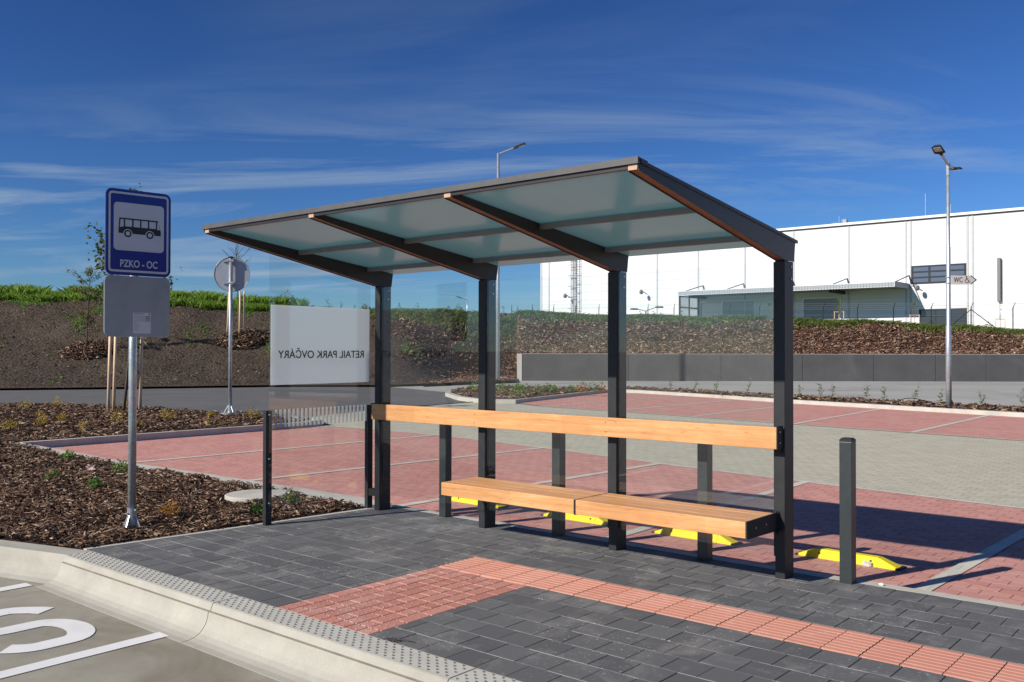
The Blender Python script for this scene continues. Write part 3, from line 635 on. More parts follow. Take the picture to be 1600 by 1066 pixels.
# tall bright grass on the left crest
N = 26000; px = RNG.uniform(-80, 470, N); t = RNG.uniform(.84, 1.15, N)+RNG.normal(0, .012, N)
den = np.array([noise.noise(Vector((a*.02, b_*6, 0))) for a, b_ in zip(px, t)]); k = (t > .87+.05*den) & (t < 1.16); P = bank_at(px[k], t[k])
hs = 1+.5*den[k]; o = blades('crest_grass', P, .15, .48, .024, M_['grass'], .4, 4)
tag(o, 'tall bright green grass along the left crest of the embankment', 'grass', kind='stuff')
k2 = (t > .93) & (t < 1.1) & (np.array([noise.noise(Vector((a*.045, 3, 7))) for a in px]) > .02); P = bank_at(px[k2], t[k2]); o = blades('crest_grass', P, .4, .85, .026, M_['grass'], .3, 3); tag(o, 'tufts of the tallest grass standing up on the left crest', 'grass', kind='stuff')
# lower weeds on the long crest and sprinkled down the slopes
N = 17000; px = RNG.uniform(430, 1700, N); t = 1.08-np.abs(RNG.normal(0, .13, N)); den = np.array([noise.noise(Vector((a*.012, b_*3, 4))) for a, b_ in zip(px, t)]); k = (t > .6) & (t < 1.16) & (den > -.35) & ((t > .90) | (RNG.random(N) < .55)); P = bank_at(px[k], t[k])
o = blades('crest_weeds', P, .08, .34, .035, M_['weed'], .8, 4); tag(o, 'low green weeds along the crest above the bark slope', 'weeds', kind='stuff')
N = 30000; px = RNG.uniform(-60, 760, N); t = RNG.uniform(.03, .93, N)
den = np.array([noise.noise(Vector((a*.018, b_*3.2, 9)))+.5*noise.noise(Vector((a*.07, b_*9, 2))) for a, b_ in zip(px, t)])
wt = np.exp(-((px-(52+225*(.93-t)))/34)**2)*.62*(t > .5)+.16*(t > .84); k = (den*(.55+.45*(t > .35))+wt+RNG.uniform(-.30, .30, N) > .68); P = bank_at(px[k], t[k])
o = blades('slope_weeds', P, .04, .14, .035, M_['green'], 1.0, 3); tag(o, 'patches of creeping green weeds on the bare left slope', 'weeds', kind='stuff')
# field behind the crest
V = []; F = []
fc = list(range(-700, 2400, 60))
for px in fc:
    D = lin(px, cD_px, cD)+4.8; cy_ = lin(px, crest_px, crest_py); z0 = CAM.z+(547.5-cy_)/FPX*(D-4.8)-.3
    for dd, zz in ((0, z0), (6, z0-.4), (20, z0-.9), (60, z0-1.5), (500, z0-2)): V.append(tuple(ground_pt(px, D+dd, max(zz, 1.2))))
F = [(i*5+k, (i+1)*5+k, (i+1)*5+k+1, i*5+k+1) for i in range(len(fc)-1) for k in range(4)]
tag(np_mesh('field', V, F, mottled('rough_meadow', (.05, .08, .02), (.09, .12, .035), 1.5, .9, .5, 8, bd=.05), smooth=True), kind='structure')

VG = [atz(655, 600.5, 0), atz(700, 598.6, 0), atz(770, 595.8, 0), atz(806, 594.9, 0), ground_pt(807, 54, 0), ground_pt(655, 52, 0)]
sheet('verge', [(p.x, p.y) for p in VG], .006, M_['mulch_bed'])
X, Y = scatter([(p.x, p.y) for p in VG], 2200, -34, -20, 22, 40); o = chips('bark_mulch', X, Y, .02+RNG.uniform(-.01, .04, len(X)), .08, .2, M_['chip2']); tag(o, 'reddish bark chips at the foot of the slope left of the wall', 'bark mulch', kind='stuff')
# ---------------- retaining wall ----------------
Rh = Vector((Rv.x, Rv.y, 0)).normalized(); Fh = Vector((Fv.x, Fv.y, 0)).normalized()
w0 = ground_pt(808, wallD, -.14)
wall = empty('retaining_wall', w0, 0, 'long low dark concrete retaining wall holding back the bark slope', 'wall')
edges = [815.5, 982, 1127, 1254, 1365, 1462, 1541, 1640, 1750, 1860, 1980]
for i, (a, c) in enumerate(zip(edges, edges[1:])):
    xa, xc = (a-808)/FPX*wallD+.012, (c-808)/FPX*wallD-.012; b = MB(); b.obox(Rh*xa, Rh, Fh, (0, 0, 1), xc-xa, .25, 1.53); b.build('wall_panel', M_['wall_c'], wall, bevel=.012)
b = MB(); b.obox(Fh*-.02, Rh, Fh, (0, 0, 1), .27, 1.1, 1.54); e_ = b.build('wall_end', M_['wall_end'], wall); e_['label'] = 'pale cream end block of the wall'
b = MB(); b.obox(Rh*.3+Fh*.03+Vector((0, 0, 1.53)), Rh, Fh, (0, 0, 1), 42, .22, .02); b.build('coping', M_['kerb2'], wall)

# ---------------- bus shelter ----------------
SH = empty('bus_shelter', (0, 0, 0), 0, 'dark metal bus shelter with opal glass roof, glass back and a wooden bench', 'bus shelter')
def zt(y): return 2.353+(.169-y)*(2.600-2.353)/(.169+1.882)       # top line of the rafters
def zbm(y): return 2.217 if y > 0 else 2.217+(-y)*(2.563-2.217)/1.882
for i in range(4):
    x = 1.4*i
    p = MB().box(x-.072, x, 0, .148, 0, 2.2165).build('post', M_['black_metal'], SH, bevel=.003)
    for z in (2.18, 2.095): MB().tube([(x, .112, z), (x+.004, .112, z)], .0085, 10).build('bolt', M_['galv'], p)
    if i: MB().box(x-.084, x-.0725, .006, .034, .17, 2.21).build('glazing_bead', M_['black_metal'], p)
    if i < 3: MB().box(x+.0005, x+.010, .036, .05, .17, 2.21).build('glazing_bead', M_['black_metal'], p)
    # rafter: two dark side plates round a wooden core
    ys = (-1.882, 0.0, .148, .169)
    out = [(-1.882, 2.563), (0, 2.217), (.148, 2.217), (.169, 2.353), (-1.882, 2.600)]
    b = MB()
    for xa in (x-.068, x+.000): b.prism([(xa, y, z) for y, z in out], (.006, 0, 0))
    rf = b.build('rafter', M_['brown_metal'], SH)
    core = [(-1.878, 2.569), (0, 2.224), (.140, 2.224), (.160, 2.345), (-1.878, 2.592)]
    MB().prism([(x-.0615, y, z) for y, z in core], (.061, 0, 0)).build('wood_core', M_['wood_core'], rf)
    MB().box(x-.060, x-.0025, -1.889, -1.8785, 2.566, 2.594).build('end_block', M_['wood_end'], rf)
# roof
RY0, RY1 = -1.872, .205
for i in range(3):
    xa, xb = (-.084 if i == 0 else 1.4*i+.002), 1.4*(i+1)+(-.002 if i < 2 else .004)
    MB().prism([(xa, RY0, zt(RY0)+.003), (xa, RY1, zt(RY1)+.003), (xa, RY1, zt(RY1)+.016), (xa, RY0, zt(RY0)+.016)], (xb-xa, 0, 0)).build('roof_panel', M_['roofglass'], SH)
    for y in (-.986, -.169):
        q = MB().box(1.4*i+.0065, 1.4*(i+1)-.0685, y, y+.04, zt(y)-.040, zt(y)-.004).build('purlin', M_['grey_metal'], SH)
b = MB().prism([(-.088, -1.902, 2.597), (-.088, -1.890, 2.597), (-.088, -1.890, 2.624), (-.088, -1.80, 2.616), (-.088, -1.80, 2.622), (-.088, -1.902, 2.634)], (4.298, 0, 0)); b.build('fascia', M_['fascia'], SH)
MB().box(-.082, 4.204, -1.888, -1.866, 2.574, 2.5985).build('front_beam', M_['brown_metal'], SH)
b = MB().prism([(4.2065, -1.87, zt(-1.87)+.001), (4.2065, .20, zt(.20)+.001), (4.2065, .20, zt(.2)+.022), (4.2065, -1.87, zt(-1.87)+.022)], (.006, 0, 0)); b.build('roof_edge_trim', M_['brown_metal'], SH)
# back glass
for i in range(3):
    MB().box(1.4*i+.012, 1.4*(i+1)-.086, .016, .026, .169, 2.208).build('back_glass', M_['glass'], SH)
# backrest with its steel brackets
br = MB().box(-.010, 4.182, -.096, -.056, .908, 1.059).build('backrest', M_['wood'], SH, bevel=.004)
for x in (1.365, 2.765):
    for z in (.945, 1.022): MB().tube([(x, -.0955, z), (x, -.0975, z)], .0045, 8).build('screw', M_['black'], br)
for x in (-.0172, 1.330, 2.730, 4.1825):
    b = MB()
    if x in (-.0172, 4.1825): b.prism([(x, -.098, .906), (x, 0, .906), (x, .0, 1.02), (x, -.028, 1.066), (x, -.098, 1.066)], (.006, 0, 0)); b.box(min(x, x)-.055 if x > 1 else x, x if x > 1 else x+.05, -.012, -.002, .878, 1.066)
    else: b.box(x-.02, x+.05, -.0555, -.002, .915, 1.05)
    b.build('backrest_bracket', M_['black'], br)
for z in (.95, 1.025): MB().tube([(4.1886, -.055, z), (4.1925, -.055, z)], .006, 8).build('bolt', M_['galv'], br)
# seat: two units of four beams
for (xa, xb) in ((1.337, 2.742), (2.758, 4.143)):
    seat = MB().box(xa, xb, -.487, -.378, .350, .459).build('seat', M_['wood'], SH, bevel=.004)
    for k, y in enumerate((-.3755, -.264, -.1525)): MB().box(xa, xb, y, y+.109, .395, .4585+random.uniform(-.0008, .0008)).build('seat_slat', M_['wood'], seat, bevel=.002)
for x in (1.3285, 2.7455, 4.144):
    w = .008 if x != 4.144 else .010
    b = MB().prism([(x, -.489, .345), (x, -.489, .4625 if x > 4 else .455), (x, -.045, .4625 if x > 4 else .455), (x, -.026, .480 if x > 4 else .455), (x, -.002, .43), (x, -.002, .30), (x, -.05, .335)], (w, 0, 0))
    s_ = b.build('seat_bracket', M_['black'], SH)
    pb = MB().box(x-.004 if x < 4 else 4.1245, x+.076 if x < 4 else 4.199, -.010, -.0025, .155, .34).build('back_plate', M_['black_metal'], s_)
    if x > 4:
        for y in (-.36, -.20): MB().tube([(x+.0102, y, .405), (x+.014, y, .405)], .007, 8).build('bolt', M_['galv'], s_)
# side screen on the left
gl = MB().prism([(-.175, -1.172, .169), (-.175, .028, .169), (-.175, .028, 2.235), (-.175, -1.172, 2.445)], (.010, 0, 0)).build('side_glass', M_['glass'], SH)
MB().box(-.1795, -.1765, -1.150, .020, 1.267, 1.998).build('frosted_panel', M_['frost'], gl)
b = MB(); n = 23
for i in range(n): y = -1.088+i*(1.062/(n-1)); b.box(-.1795, -.1765, y-.012, y+.012, .880, 1.042)
b.build('white_stripes', M_['stripe'], gl)
for y in (-1.195, .006):
    sp = MB().box(-.228, -.181, y, y+.066, 0, 1.035).build('side_post', M_['black_metal'], SH, bevel=.003)
    if y < -1:
        for z in (1.0, .60, .20): MB().tube([(-.1805, y+.03, z), (-.1642, y+.03, z)], .008, 10).build('bolt', M_['galv'], sp)
MB().box(-.165, -.0725, .004, .060, .135, .205).build('glass_clamp', M_['black'], SH); 

def text_mesh(body, size, name, mat, parent, M4, bold=0.0, sx=1.0, ext=0.0006, spacing=1.0):
    cu = bpy.data.curves.new(name, 'FONT'); cu.body = body; cu.size = size; cu.extrude = ext; cu.offset = bold; cu.align_x = 'CENTER'; cu.align_y = 'BOTTOM_BASELINE'; cu.space_character = spacing
    t = bpy.data.objects.new(name, cu); COL.objects.link(t); bpy.context.view_layer.update()
    me = bpy.data.meshes.new_from_object(t.evaluated_get(bpy.context.evaluated_depsgraph_get())); bpy.data.objects.remove(t); bpy.data.curves.remove(cu)
    me.transform(M4 @ Matrix.Diagonal((sx, 1, 1, 1))); me.materials.clear(); me.materials.append(mat)
    o = bpy.data.objects.new(name, me); COL.objects.link(o); o.parent = parent; me['w'] = 0
    return o
def frame(o, x, y):                       # local x,y axes on a plane at o
    o, x, y = Vector(o), Vector(x).normalized(), Vector(y).normalized(); z = x.cross(y); m = Matrix((x, y, z)).transposed().to_4x4(); m.translation = o; return m
# reads correctly from outside (-X), mirrored from the waiting side
text_mesh('RETAIL PARK OVČÁRY', .100, 'lettering', M_['letters'], gl, frame((-.1735, -.560, 1.512), (0, -1, 0), (0, 0, 1)) @ Matrix.Translation((0, 0, 0)), .0012, 1.01, .0006)

# ---------------- bollards ----------------
b0 = empty('bollard', (0, 0, 0)); MB().box(-.0425, .0425, 0, .085, 0, .965).build('shaft', M_['bollard'], b0, bevel=.003); MB().box(-.042, .042, .0005, .0845, .9655, .991, .012).build('cap', M_['black_metal'], b0)
BL = ['left bollard, seen below the backrest where the bench begins', 'bollard behind the middle of the bench, under the seat joint', 'bollard behind the right half of the bench', 'square charcoal bollard standing free to the right of the shelter']
for i, xr in enumerate((.751, 2.112, 3.513, 4.603)):
    o = b0 if i == 0 else copy_tree(b0)
    o.location = (xr-.0425, .165, 0); tag(o, BL[i], 'bollard', 'bollards in a row behind the shelter')

# ---------------- yellow wheel stops ----------------
M_['yellow_p'] = concrete('yellow_rubber_stop', (.80, .62, .012), (.88, .72, .02), 3, (.60, .45, .03), .25, 90, .6, .2)
def wheel_stop():
    r = empty('wheel_stop', (0, 0, 0)); L = .405; hb, ht = .072, .034; H = .066; b = MB()
    sec = lambda x, k: [(x, -hb, 0), (x, hb, 0), (x, hb-.01, .018*k+.004), (x, ht*k+hb*(1-k)*.8, H*k+.006), (x, -ht*k-hb*(1-k)*.8, H*k+.006), (x, -hb+.01, .018*k+.004)]
    S_ = [sec(-L, .12), sec(-L+.15, 1), sec(L-.15, 1), sec(L, .12)]
    for a, c in zip(S_, S_[1:]): q = len(b.v); b.v += a+c; b.f += [(q+i, q+(i+1) % 6, q+6+(i+1) % 6, q+6+i) for i in range(6)]
    b.f += [tuple(range(6)), tuple(reversed(range(18, 24)))]
    b.build('body', M_['yellow_p'], r, bevel=.004)
    for x in (-.22, .2): MB().tube([(x, -.045, .038), (x, -.058, .042)], .008, 8).build('fixing', M_['black'], r)
    MB().box(-L-.02, -L+.01, -.07, .07, 0, .012).build('end_tip', M_['black'], r); MB().box(L-.01, L+.03, -.07, .07, 0, .014).build('end_tip', M_['black'], r); return r
w0_ = wheel_stop(); WL = ['yellow wheel stop farthest left, seen between the two leftmost bench posts', 'yellow wheel stop under the middle of the bench', 'yellow wheel stop beneath the right half of the bench', 'yellow wheel stop on the red paving behind the free standing bollard']
for i, (x, y) in enumerate(((-.04, 1.46), (1.40, 1.40), (2.74, 1.375), (4.14, 1.36))):
    o = w0_ if i == 0 else copy_tree(w0_); o.location = (x, y, -.116); o.rotation_euler = (0, 0, R(-1.5)); tag(o, WL[i], 'wheel stop', 'yellow wheel stops of the parking bays')
def rock(name, px, py, z, r, label, mat):
    p = atz(px, py, z); o = MB().blob((0, 0, r*.55), r, px, (1.25, 1, .75), 6, .5).build(name, mat); o.location = p; return tag(o, label, 'stone')
M_['stone'] = mottled('white_stone', (.66, .63, .56), (.80, .77, .70), 40, .8, .3, 120)
rock('stone', 1355, 885, -.116, .032, 'white stone lying against the right yellow wheel stop', M_['stone'])
rock('stone', 1377, 915, 0.0, .014, 'tiny pebble on the thin kerb right of the bollard', M_['stone'])

b = MB(); q = atz(613, 1001, .003)
for i in range(46): a = random.uniform(0, 6.28); d = random.random()**.7; b.leaf((math.cos(a)*d*.06+.0, math.sin(a)*d*.022, random.uniform(.001, .012)*(1-d)+.001), random.uniform(.010, .028), .007, random.uniform(0, 6.28), random.uniform(-.3, .5), random.uniform(-1, 1))
M_['debris'] = mottled('dry_debris', (.07, .06, .045), (.14, .12, .10), 60, .9, .4, 200); o = b.build('leaf_litter', M_['debris']); o.location = q; tag(o, 'small clump of dry dark leaf litter lying on the studded kerb', 'litter')
q = atz(633, 1001, .009); o = MB().tube([(-.045, .0, .0), (0, .006, .003), (.05, -.004, 0)], [.0035, .003, .002], 6).build('twig', M_['bark']); o.location = q; o.rotation_euler = (0, 0, R(25)); tag(o, 'short dry twig beside the leaf litter on the kerb', 'twig')

# ---------------- bus stop sign ----------------
base = atz(206, 822, .01)
SG = empty('bus_stop_sign', (base.x, base.y, 0), 0, 'blue bus stop sign with a bus picture on a galvanised pole', 'bus stop sign')
def loc(p): return Vector(p)-Vector((base.x, base.y, 0))
DLc, DRc = 8.02, 8.42
PLf, PRt = ground_pt(163.6, DLc, 0), ground_pt(264.9, DRc, 0); PLf = loc(PLf); PRt = loc(PRt); ux = (PRt-PLf).normalized(); WID = (PRt-PLf).length; nx = ux.cross(Vector((0, 0, 1)))  # towards the viewer
if nx.dot(Fv) > 0: nx = -nx
zT, zB = CAM.z+(547.5-293.4)*DLc/FPX, CAM.z+(547.5-428.9)*DLc/FPX
def rrect(cx_, cz_, w, h, r, off, th, n=6):
    pts = []
    for (sx_, sz_, a0) in ((1, 1, 0), (-1, 1, 90), (-1, -1, 180), (1, -1, 270)):
        for i in range(n+1): a = R(a0+90*i/n); pts.append((cx_+sx_*(w/2-r)+r*math.cos(a), cz_+sz_*(h/2-r)+r*math.sin(a)))
    return [PLf+ux*p[0]+Vector((0, 0, p[1]))+nx*off for p in pts], nx*th
def plate(cx_, cz_, w, h, r, off, th, name, mat, parent, bevel=0):
    pts, e = rrect(cx_, cz_, w, h, r, off, th); b = MB(); b.prism(pts, e); return b.build(name, mat, parent, bevel=bevel)
M_['blue'] = mottled('blue_sign_sheeting', (.008, .022, .22), (.010, .026, .25), 8, .35, .02, 300, spec=.5, bd=.0003)
M_['signwhite'] = mottled('grey_white_sign_sheeting', (.52, .55, .60), (.56, .59, .64), 8, .4, .02, 300)
M_['signblack'] = mottled('black_sign_print', (.02, .018, .02), (.03, .026, .028), 8, .5, .02, 300)
pole_n = 14
MB().tube([(0, 0, -.1), (0, 0, 2.9)], .035, 18).build('pole', M_['galv'], SG, smooth=True)
ft = MB().tube([(0, 0, -.02), (0, 0, .17)], .041, 16)
for a in range(4):
    d = Vector((math.cos(a*math.pi/2+.5), math.sin(a*math.pi/2+.5), 0)); s_ = Vector((-d.y, d.x, 0))*.004
    ft.prism([d*.04+s_+Vector((0, 0, .11)), d*.04+s_, d*.085+s_, d*.085+s_+Vector((0, 0, .012))], s_*-2)
ft.tube([(-.055, -.01, .155), (.055, .01, .155)], .008, 8); ft.tube([(-.01, .055, .13), (.01, -.055, .13)], .008, 8)
ft.build('foot', M_['galv'], SG)
midx = WID/2; H1 = zT-zB; blue = plate(midx, (zT+zB)/2, WID, H1, .055, 0, .012, 'sign_plate', M_['blue'], SG)
plate(midx, (zT+zB)/2, WID+.006, H1+.006, .058, -.004, .003, 'plate_rim', M_['plate'], blue)
plate(midx, (zT+zB)/2, WID*.925, H1*.935, .030, .0125, .0006, 'border_line', M_['signwhite'], blue)
plate(midx, (zT+zB)/2, WID*.865, H1*.885, .018, .0135, .0006, 'blue_field', M_['blue'], blue)
pz1, pz0 = zT-.155*H1, zT-.715*H1
plate(midx, (pz1+pz0)/2, WID*.775, pz1-pz0, .035, .0145, .0006, 'picture_panel', M_['signwhite'], blue)
# the bus picture
def P2(u, v, off=.0156): return PLf+ux*(u*WID)+Vector((0, 0, zT-v*H1))+nx*off
b = MB(); body = [(.195, .335), (.79, .335), (.815, .40), (.838, .47), (.838, .515), (.185, .515), (.185, .47), (.19, .40)]
b.prism([P2(u, v) for u, v in body], nx*.0006)
bus = b.build('bus_picture', M_['signblack'], blue)
b = MB()
for (a, c, tl) in ((.285, .388, 0), (.413, .510, 0), (.533, .632, 0), (.656, .758, 0)): b.prism([P2(a, .352, .0164), P2(c, .352, .0164), P2(c, .432, .0164), P2(a, .432, .0164)], nx*.0005)
b.prism([P2(.215, .352, .0164), P2(.262, .352, .0164), P2(.262, .435, .0164), P2(.203, .445, .0164)], nx*.0005)
b.prism([P2(.780, .355, .0164), P2(.797, .355, .0164), P2(.822, .443, .0164), P2(.780, .443, .0164)], nx*.0005)
def disc(u, v, r, off, n=20): c_ = P2(u, v, off); return [c_+ux*(r*math.cos(2*math.pi*i/n))+Vector((0, 0, r*math.sin(2*math.pi*i/n))) for i in range(n)]
for u in (.325, .665): b.prism(disc(u, .515, .040, .0164), nx*.0005)
b.build('bus_windows', M_['signwhite'], bus)
for u in (.325, .665):
    MB().prism(disc(u, .515, .033, .0172), nx*.0005).build('wheel', M_['signblack'], bus); MB().prism(disc(u, .515, .019, .0180), nx*.0005).build('hub', M_['signwhite'], bus)
text_mesh('PZKO - OC', .088, 'lettering', M_['signwhite'], blue, frame(P2(.50, .905, .0148), ux, (0, 0, 1)), .0018, .76, .0004)
zG1, zG0 = zB-.012, CAM.z+(547.5-526.4)*DLc/FPX
gp = plate(midx-.006, (zG1+zG0)/2, WID*1.005, zG1-zG0, .05, .0, .010, 'notice_plate', M_['plate'], SG)
plate(midx-.006, (zG1+zG0)/2, WID*1.005+.008, zG1-zG0+.008, .054, -.004, .003, 'plate_rim', M_['galv'], gp)
HG = zG1-zG0
M_['paper'] = mottled('white_paper', (.62, .63, .68), (.68, .69, .74), 20, .6, .02, 100)
def PG(u, v, off=.0105): return PLf+ux*(u*WID-.006)+Vector((0, 0, zG1-v*HG))+nx*off
pp = MB().prism([PG(.425, .60), PG(.425, .95), PG(.70, .95), PG(.70, .60)], nx*.001).build('timetable', M_['paper'], gp)
b = MB()
for i in range(8): b.prism([PG(.44, .655+i*.034, .0117), PG(.44, .66+i*.034, .0117), PG(.50+.01*(i % 3), .66+i*.034, .0117), PG(.50+.01*(i % 3), .655+i*.034, .0117)], nx*.0003)
for i in range(6): b.prism([PG(.51, .655+i*.018, .0117), PG(.51, .658+i*.018, .0117), PG(.69, .658+i*.018, .0117), PG(.69, .655+i*.018, .0117)], nx*.0003)
for i in range(4): b.prism([PG(.62, .662+i*.022, .0117), PG(.62, .669+i*.022, .0117), PG(.69, .669+i*.022, .0117), PG(.69, .662+i*.022, .0117)], nx*.0003)
b.prism([PG(.44, .615, .0117), PG(.44, .622, .0117), PG(.60, .622, .0117), PG(.60, .615, .0117)], nx*.0003).prism([PG(.66, .612, .0117), PG(.66, .626, .0117), PG(.69, .626, .0117), PG(.69, .612, .0117)], nx*.0003)
b.build('print', M_['signblack'], pp)

# ---------------- round sign seen from behind ----------------
rb = atz(359.5, 646, .02); RS = empty('round_sign', (rb.x, rb.y, .0), 0, 'round traffic sign seen from its bare back, on a galvanised pole', 'traffic sign')
D_ = (rb-CAM).dot(Fv); zc_ = CAM.z+(547.5-429)*D_/FPX; rr_ = 27/FPX*D_
MB().tube([(0, 0, -.1), (0, 0, CAM.z+(547.5-403)*D_/FPX)], .045, 14).build('pole', M_['galv'], RS, smooth=True)
b = MB(); c0 = Fh*.09+Vector((0, 0, zc_)); n = 40; tilt = (Rh+Fh*.12).normalized(); nd = tilt.cross(Vector((0, 0, 1)))
if nd.dot(Fh) < 0: nd = -nd
b.prism([c0+tilt*(rr_*math.cos(2*math.pi*i/n))+Vector((0, 0, rr_*math.sin(2*math.pi*i/n))) for i in range(n)], nd*.02)
ds = b.build('disc', M_['plate'], RS)
rim = MB(); rim.tube([c0+tilt*(rr_*math.cos(2*math.pi*i/n))+Vector((0, 0, rr_*math.sin(2*math.pi*i/n))) for i in range(n+1)], .011, 6); rim.build('rim', M_['grey_metal'], ds)
for dz in (.43, -.30):
    cz = zc_+dz*.75; b = MB(); b.obox(tilt*-.22+Fh*.045+Vector((0, 0, cz-.012)), tilt, nd, (0, 0, 1), .44, .03, .024); b.tube([tilt*-.07+Vector((0, 0, cz)), tilt*.07+Vector((0, 0, cz))], .05, 8); b.build('clamp', M_['galv'], RS)
MB().tube([(0, 0, CAM.z+(547.5-403.5)*D_/FPX), (0, 0, CAM.z+(547.5-401.5)*D_/FPX)], .062, 12).build('pole_cap', M_['black'], RS)
ft = MB().tube([(0, 0, 0), (0, 0, .22)], .06, 12); ft.prism([(.25*math.cos(2*math.pi*i/16), .25*math.sin(2*math.pi*i/16), -.02) for i in range(16)], (0, 0, .06))
for a in range(3):
    d = Vector((math.cos(a*2.1), math.sin(a*2.1), 0)); ft.tube([d*.05+Vector((0, 0, .2)), d*.14+Vector((0, 0, .04))], .014, 6)
ft.build('foot', M_['galv'], RS)

# ---------------- lamps ----------------
M_['lens'] = mottled('lamp_lens', (.35, .34, .36), (.5, .48, .48), 60, .2, .1, 200)
def lamp_head(parent, tip, d, L=.46, w=.30, h=.07, pitch=0.0):
    d = Vector(d).normalized(); s_ = d.cross(Vector((0, 0, 1))).normalized(); u = s_.cross(d); tip = Vector(tip)
    out = [(0, -.18), (.12, -.5), (.30, -.5), (.92, -.46), (1, -.3), (1, .3), (.92, .46), (.30, .5), (.12, .5), (0, .18)]
    b = MB(); lo = [tip+d*(p[0]*L)+s_*(p[1]*w)-u*(h*.45) for p in out]; hi = [tip+d*(p[0]*L*.94+.01)+s_*(p[1]*w*.72)+u*(h*.55) for p in out]; n = len(out)
    b.add(lo+hi, [tuple(reversed(range(n))), tuple(range(n, 2*n))]+[(i, (i+1) % n, n+(i+1) % n, n+i) for i in range(n)])
    hd = b.build('lamp_head', M_['black_metal'], parent)
    b = MB(); b.obox(tip+d*(L*.38)-s_*(w*.33)-u*(h*.45+.012), d, s_, u, L*.5, w*.66, .010); b.build('lens', M_['lens'], hd)
    b = MB(); b.tube([tip-d*.06, tip+d*.10], .045, 10); b.build('socket', M_['black'], hd); return hd
lb = atz(1482.5, 637, .0); LP = empty('street_lamp', (lb.x, lb.y, 0), 0, 'galvanised lamp post with two flat heads beside the far parking bays', 'street lamp')
D_ = (lb-CAM).dot(Fv); zp = lambda py: CAM.z+(547.5-py)*D_/FPX
MB().tube([(0, 0, -.1), (0, 0, zp(508)), (0, 0, zp(507)), (0, 0, zp(385)), (0, 0, zp(384)), (0, 0, zp(254))], [.078, .074, .060, .058, .048, .044], 16).build('pole', M_['galv'], LP, smooth=True)
top = Vector((0, 0, zp(256)))
for dr, dn in ((-Rh*.40-Fh*.42+Vector((0, 0, .24)), 1), (Rh*.36+Fh*.40+Vector((0, 0, -.02)), 2)):
    a_ = MB().tube([top, top+dr], .034, 10).build('arm', M_['galv'], LP); lamp_head(a_, top+dr, dr+Vector((0, 0, .02 if dn == 1 else .08)), .38, .30, .06)
MB().tube([top+Vector((0, 0, -.30)), top+Vector((0, 0, .06))], .055, 12).build('collar', M_['galv'], LP)
# WC pointer sign on that post
z1, z0 = zp(429.5), zp(443.5)
WC = empty('direction_sign', (lb.x, lb.y, 0), 0, 'white arrow shaped WC pointer sign with wheelchair symbol on the tall lamp post', 'direction sign')
xr = Rh; o_ = -Fh*.085; hh = z1-z0; Lp = 42.5/FPX*D_
pts = [(0.04, z0), (Lp-.16, z0+.0), (Lp-.0, (z0+z1)/2), (Lp-.16, z1), (0.04, z1)]
M_['signcream'] = mottled('off_white_sign', (.50, .48, .46), (.56, .54, .52), 10, .5, .02, 100)
wp = MB().prism([o_+xr*p[0]+Vector((0, 0, p[1])) for p in pts], Fh*.02).build('board', M_['signcream'], WC)
MB().prism([o_-Fh*.002+xr*(Lp-.20)+Vector((0, 0, z0+.0)), o_-Fh*.002+xr*(Lp-.16)+Vector((0, 0, z0)), o_-Fh*.002+xr*Lp+Vector((0, 0, (z0+z1)/2)), o_-Fh*.002+xr*(Lp-.16)+Vector((0, 0, z1)), o_-Fh*.002+xr*(Lp-.20)+Vector((0, 0, z1)), o_-Fh*.002+xr*(Lp-.045)+Vector((0, 0, (z0+z1)/2))], Fh*.0015).build('arrow_edge', M_['signblack'], wp)
text_mesh('WC', .20, 'lettering', M_['signblack'], wp, frame(o_-Fh*.003+xr*.235+Vector((0, 0, z0+.06)), xr, (0, 0, 1)), .001, .72, .0006)
b = MB(); q0 = o_-Fh*.003+xr*.47+Vector((0, 0, z0+.045)); Z3 = Vector((0, 0, 1))
b.tube([q0+xr*(.05*math.cos(a)-.0)+Z3*(.05+.05*math.sin(a)) for a in np.linspace(2.2, 6.6, 14)], .007, 5)
b.tube([q0+xr*-.012+Z3*.155, q0+xr*-.005+Z3*.085, q0+xr*.045+Z3*.08, q0+xr*.075+Z3*.02, q0+xr*.095+Z3*.03], .008, 5); b.tube([q0+xr*-.01+Z3*.118, q0+xr*.04+Z3*.118], .007, 5)
b.blob(q0+xr*-.012+Z3*.175, .014, 1, n=5, amp=0); b.build('wheelchair_symbol', M_['signblack'], wp)
MB().tube([Vector((0, 0, z0+.03)), Vector((0, 0, z0+.06))], .085, 12).build('clamp', M_['galv'], WC); MB().tube([Vector((0, 0, z1-.06)), Vector((0, 0, z1-.03))], .085, 12).build('clamp', M_['galv'], WC)
# centre lamp behind the roof
def single_lamp(px, D, pyb, pyt, hx, hy, rad, label, hl=.64):
    p = ground_pt(px, D, CAM.z+(547.5-pyb)/FPX*D); L_ = empty('street_lamp', p, 0, label, 'street lamp', None); H = (pyb-pyt)/FPX*D
    MB().tube([(0, 0, -.1), (0, 0, H*.4), (0, 0, H)], [rad*1.35, rad*1.1, rad*.8], 10).build('pole', M_['galv'], L_, smooth=True)
    e = Rh*(hx/FPX*D)+Vector((0, 0, H+hy/FPX*D)); a_ = MB().tube([(0, 0, H-.05), e], rad*.55, 8).build('arm', M_['galv'], L_)
    lamp_head(a_, e, e-Vector((0, 0, H-.05)), hl, hl*.45, hl*.16); return L_
single_lamp(778, 46, 589, 239, 24, 8, .085, 'tall single arm street lamp rising behind the shelter roof')
single_lamp(730, 120, 500, 468, -9, 2, .09, 'tiny distant street lamp beyond the embankment crest', .7)

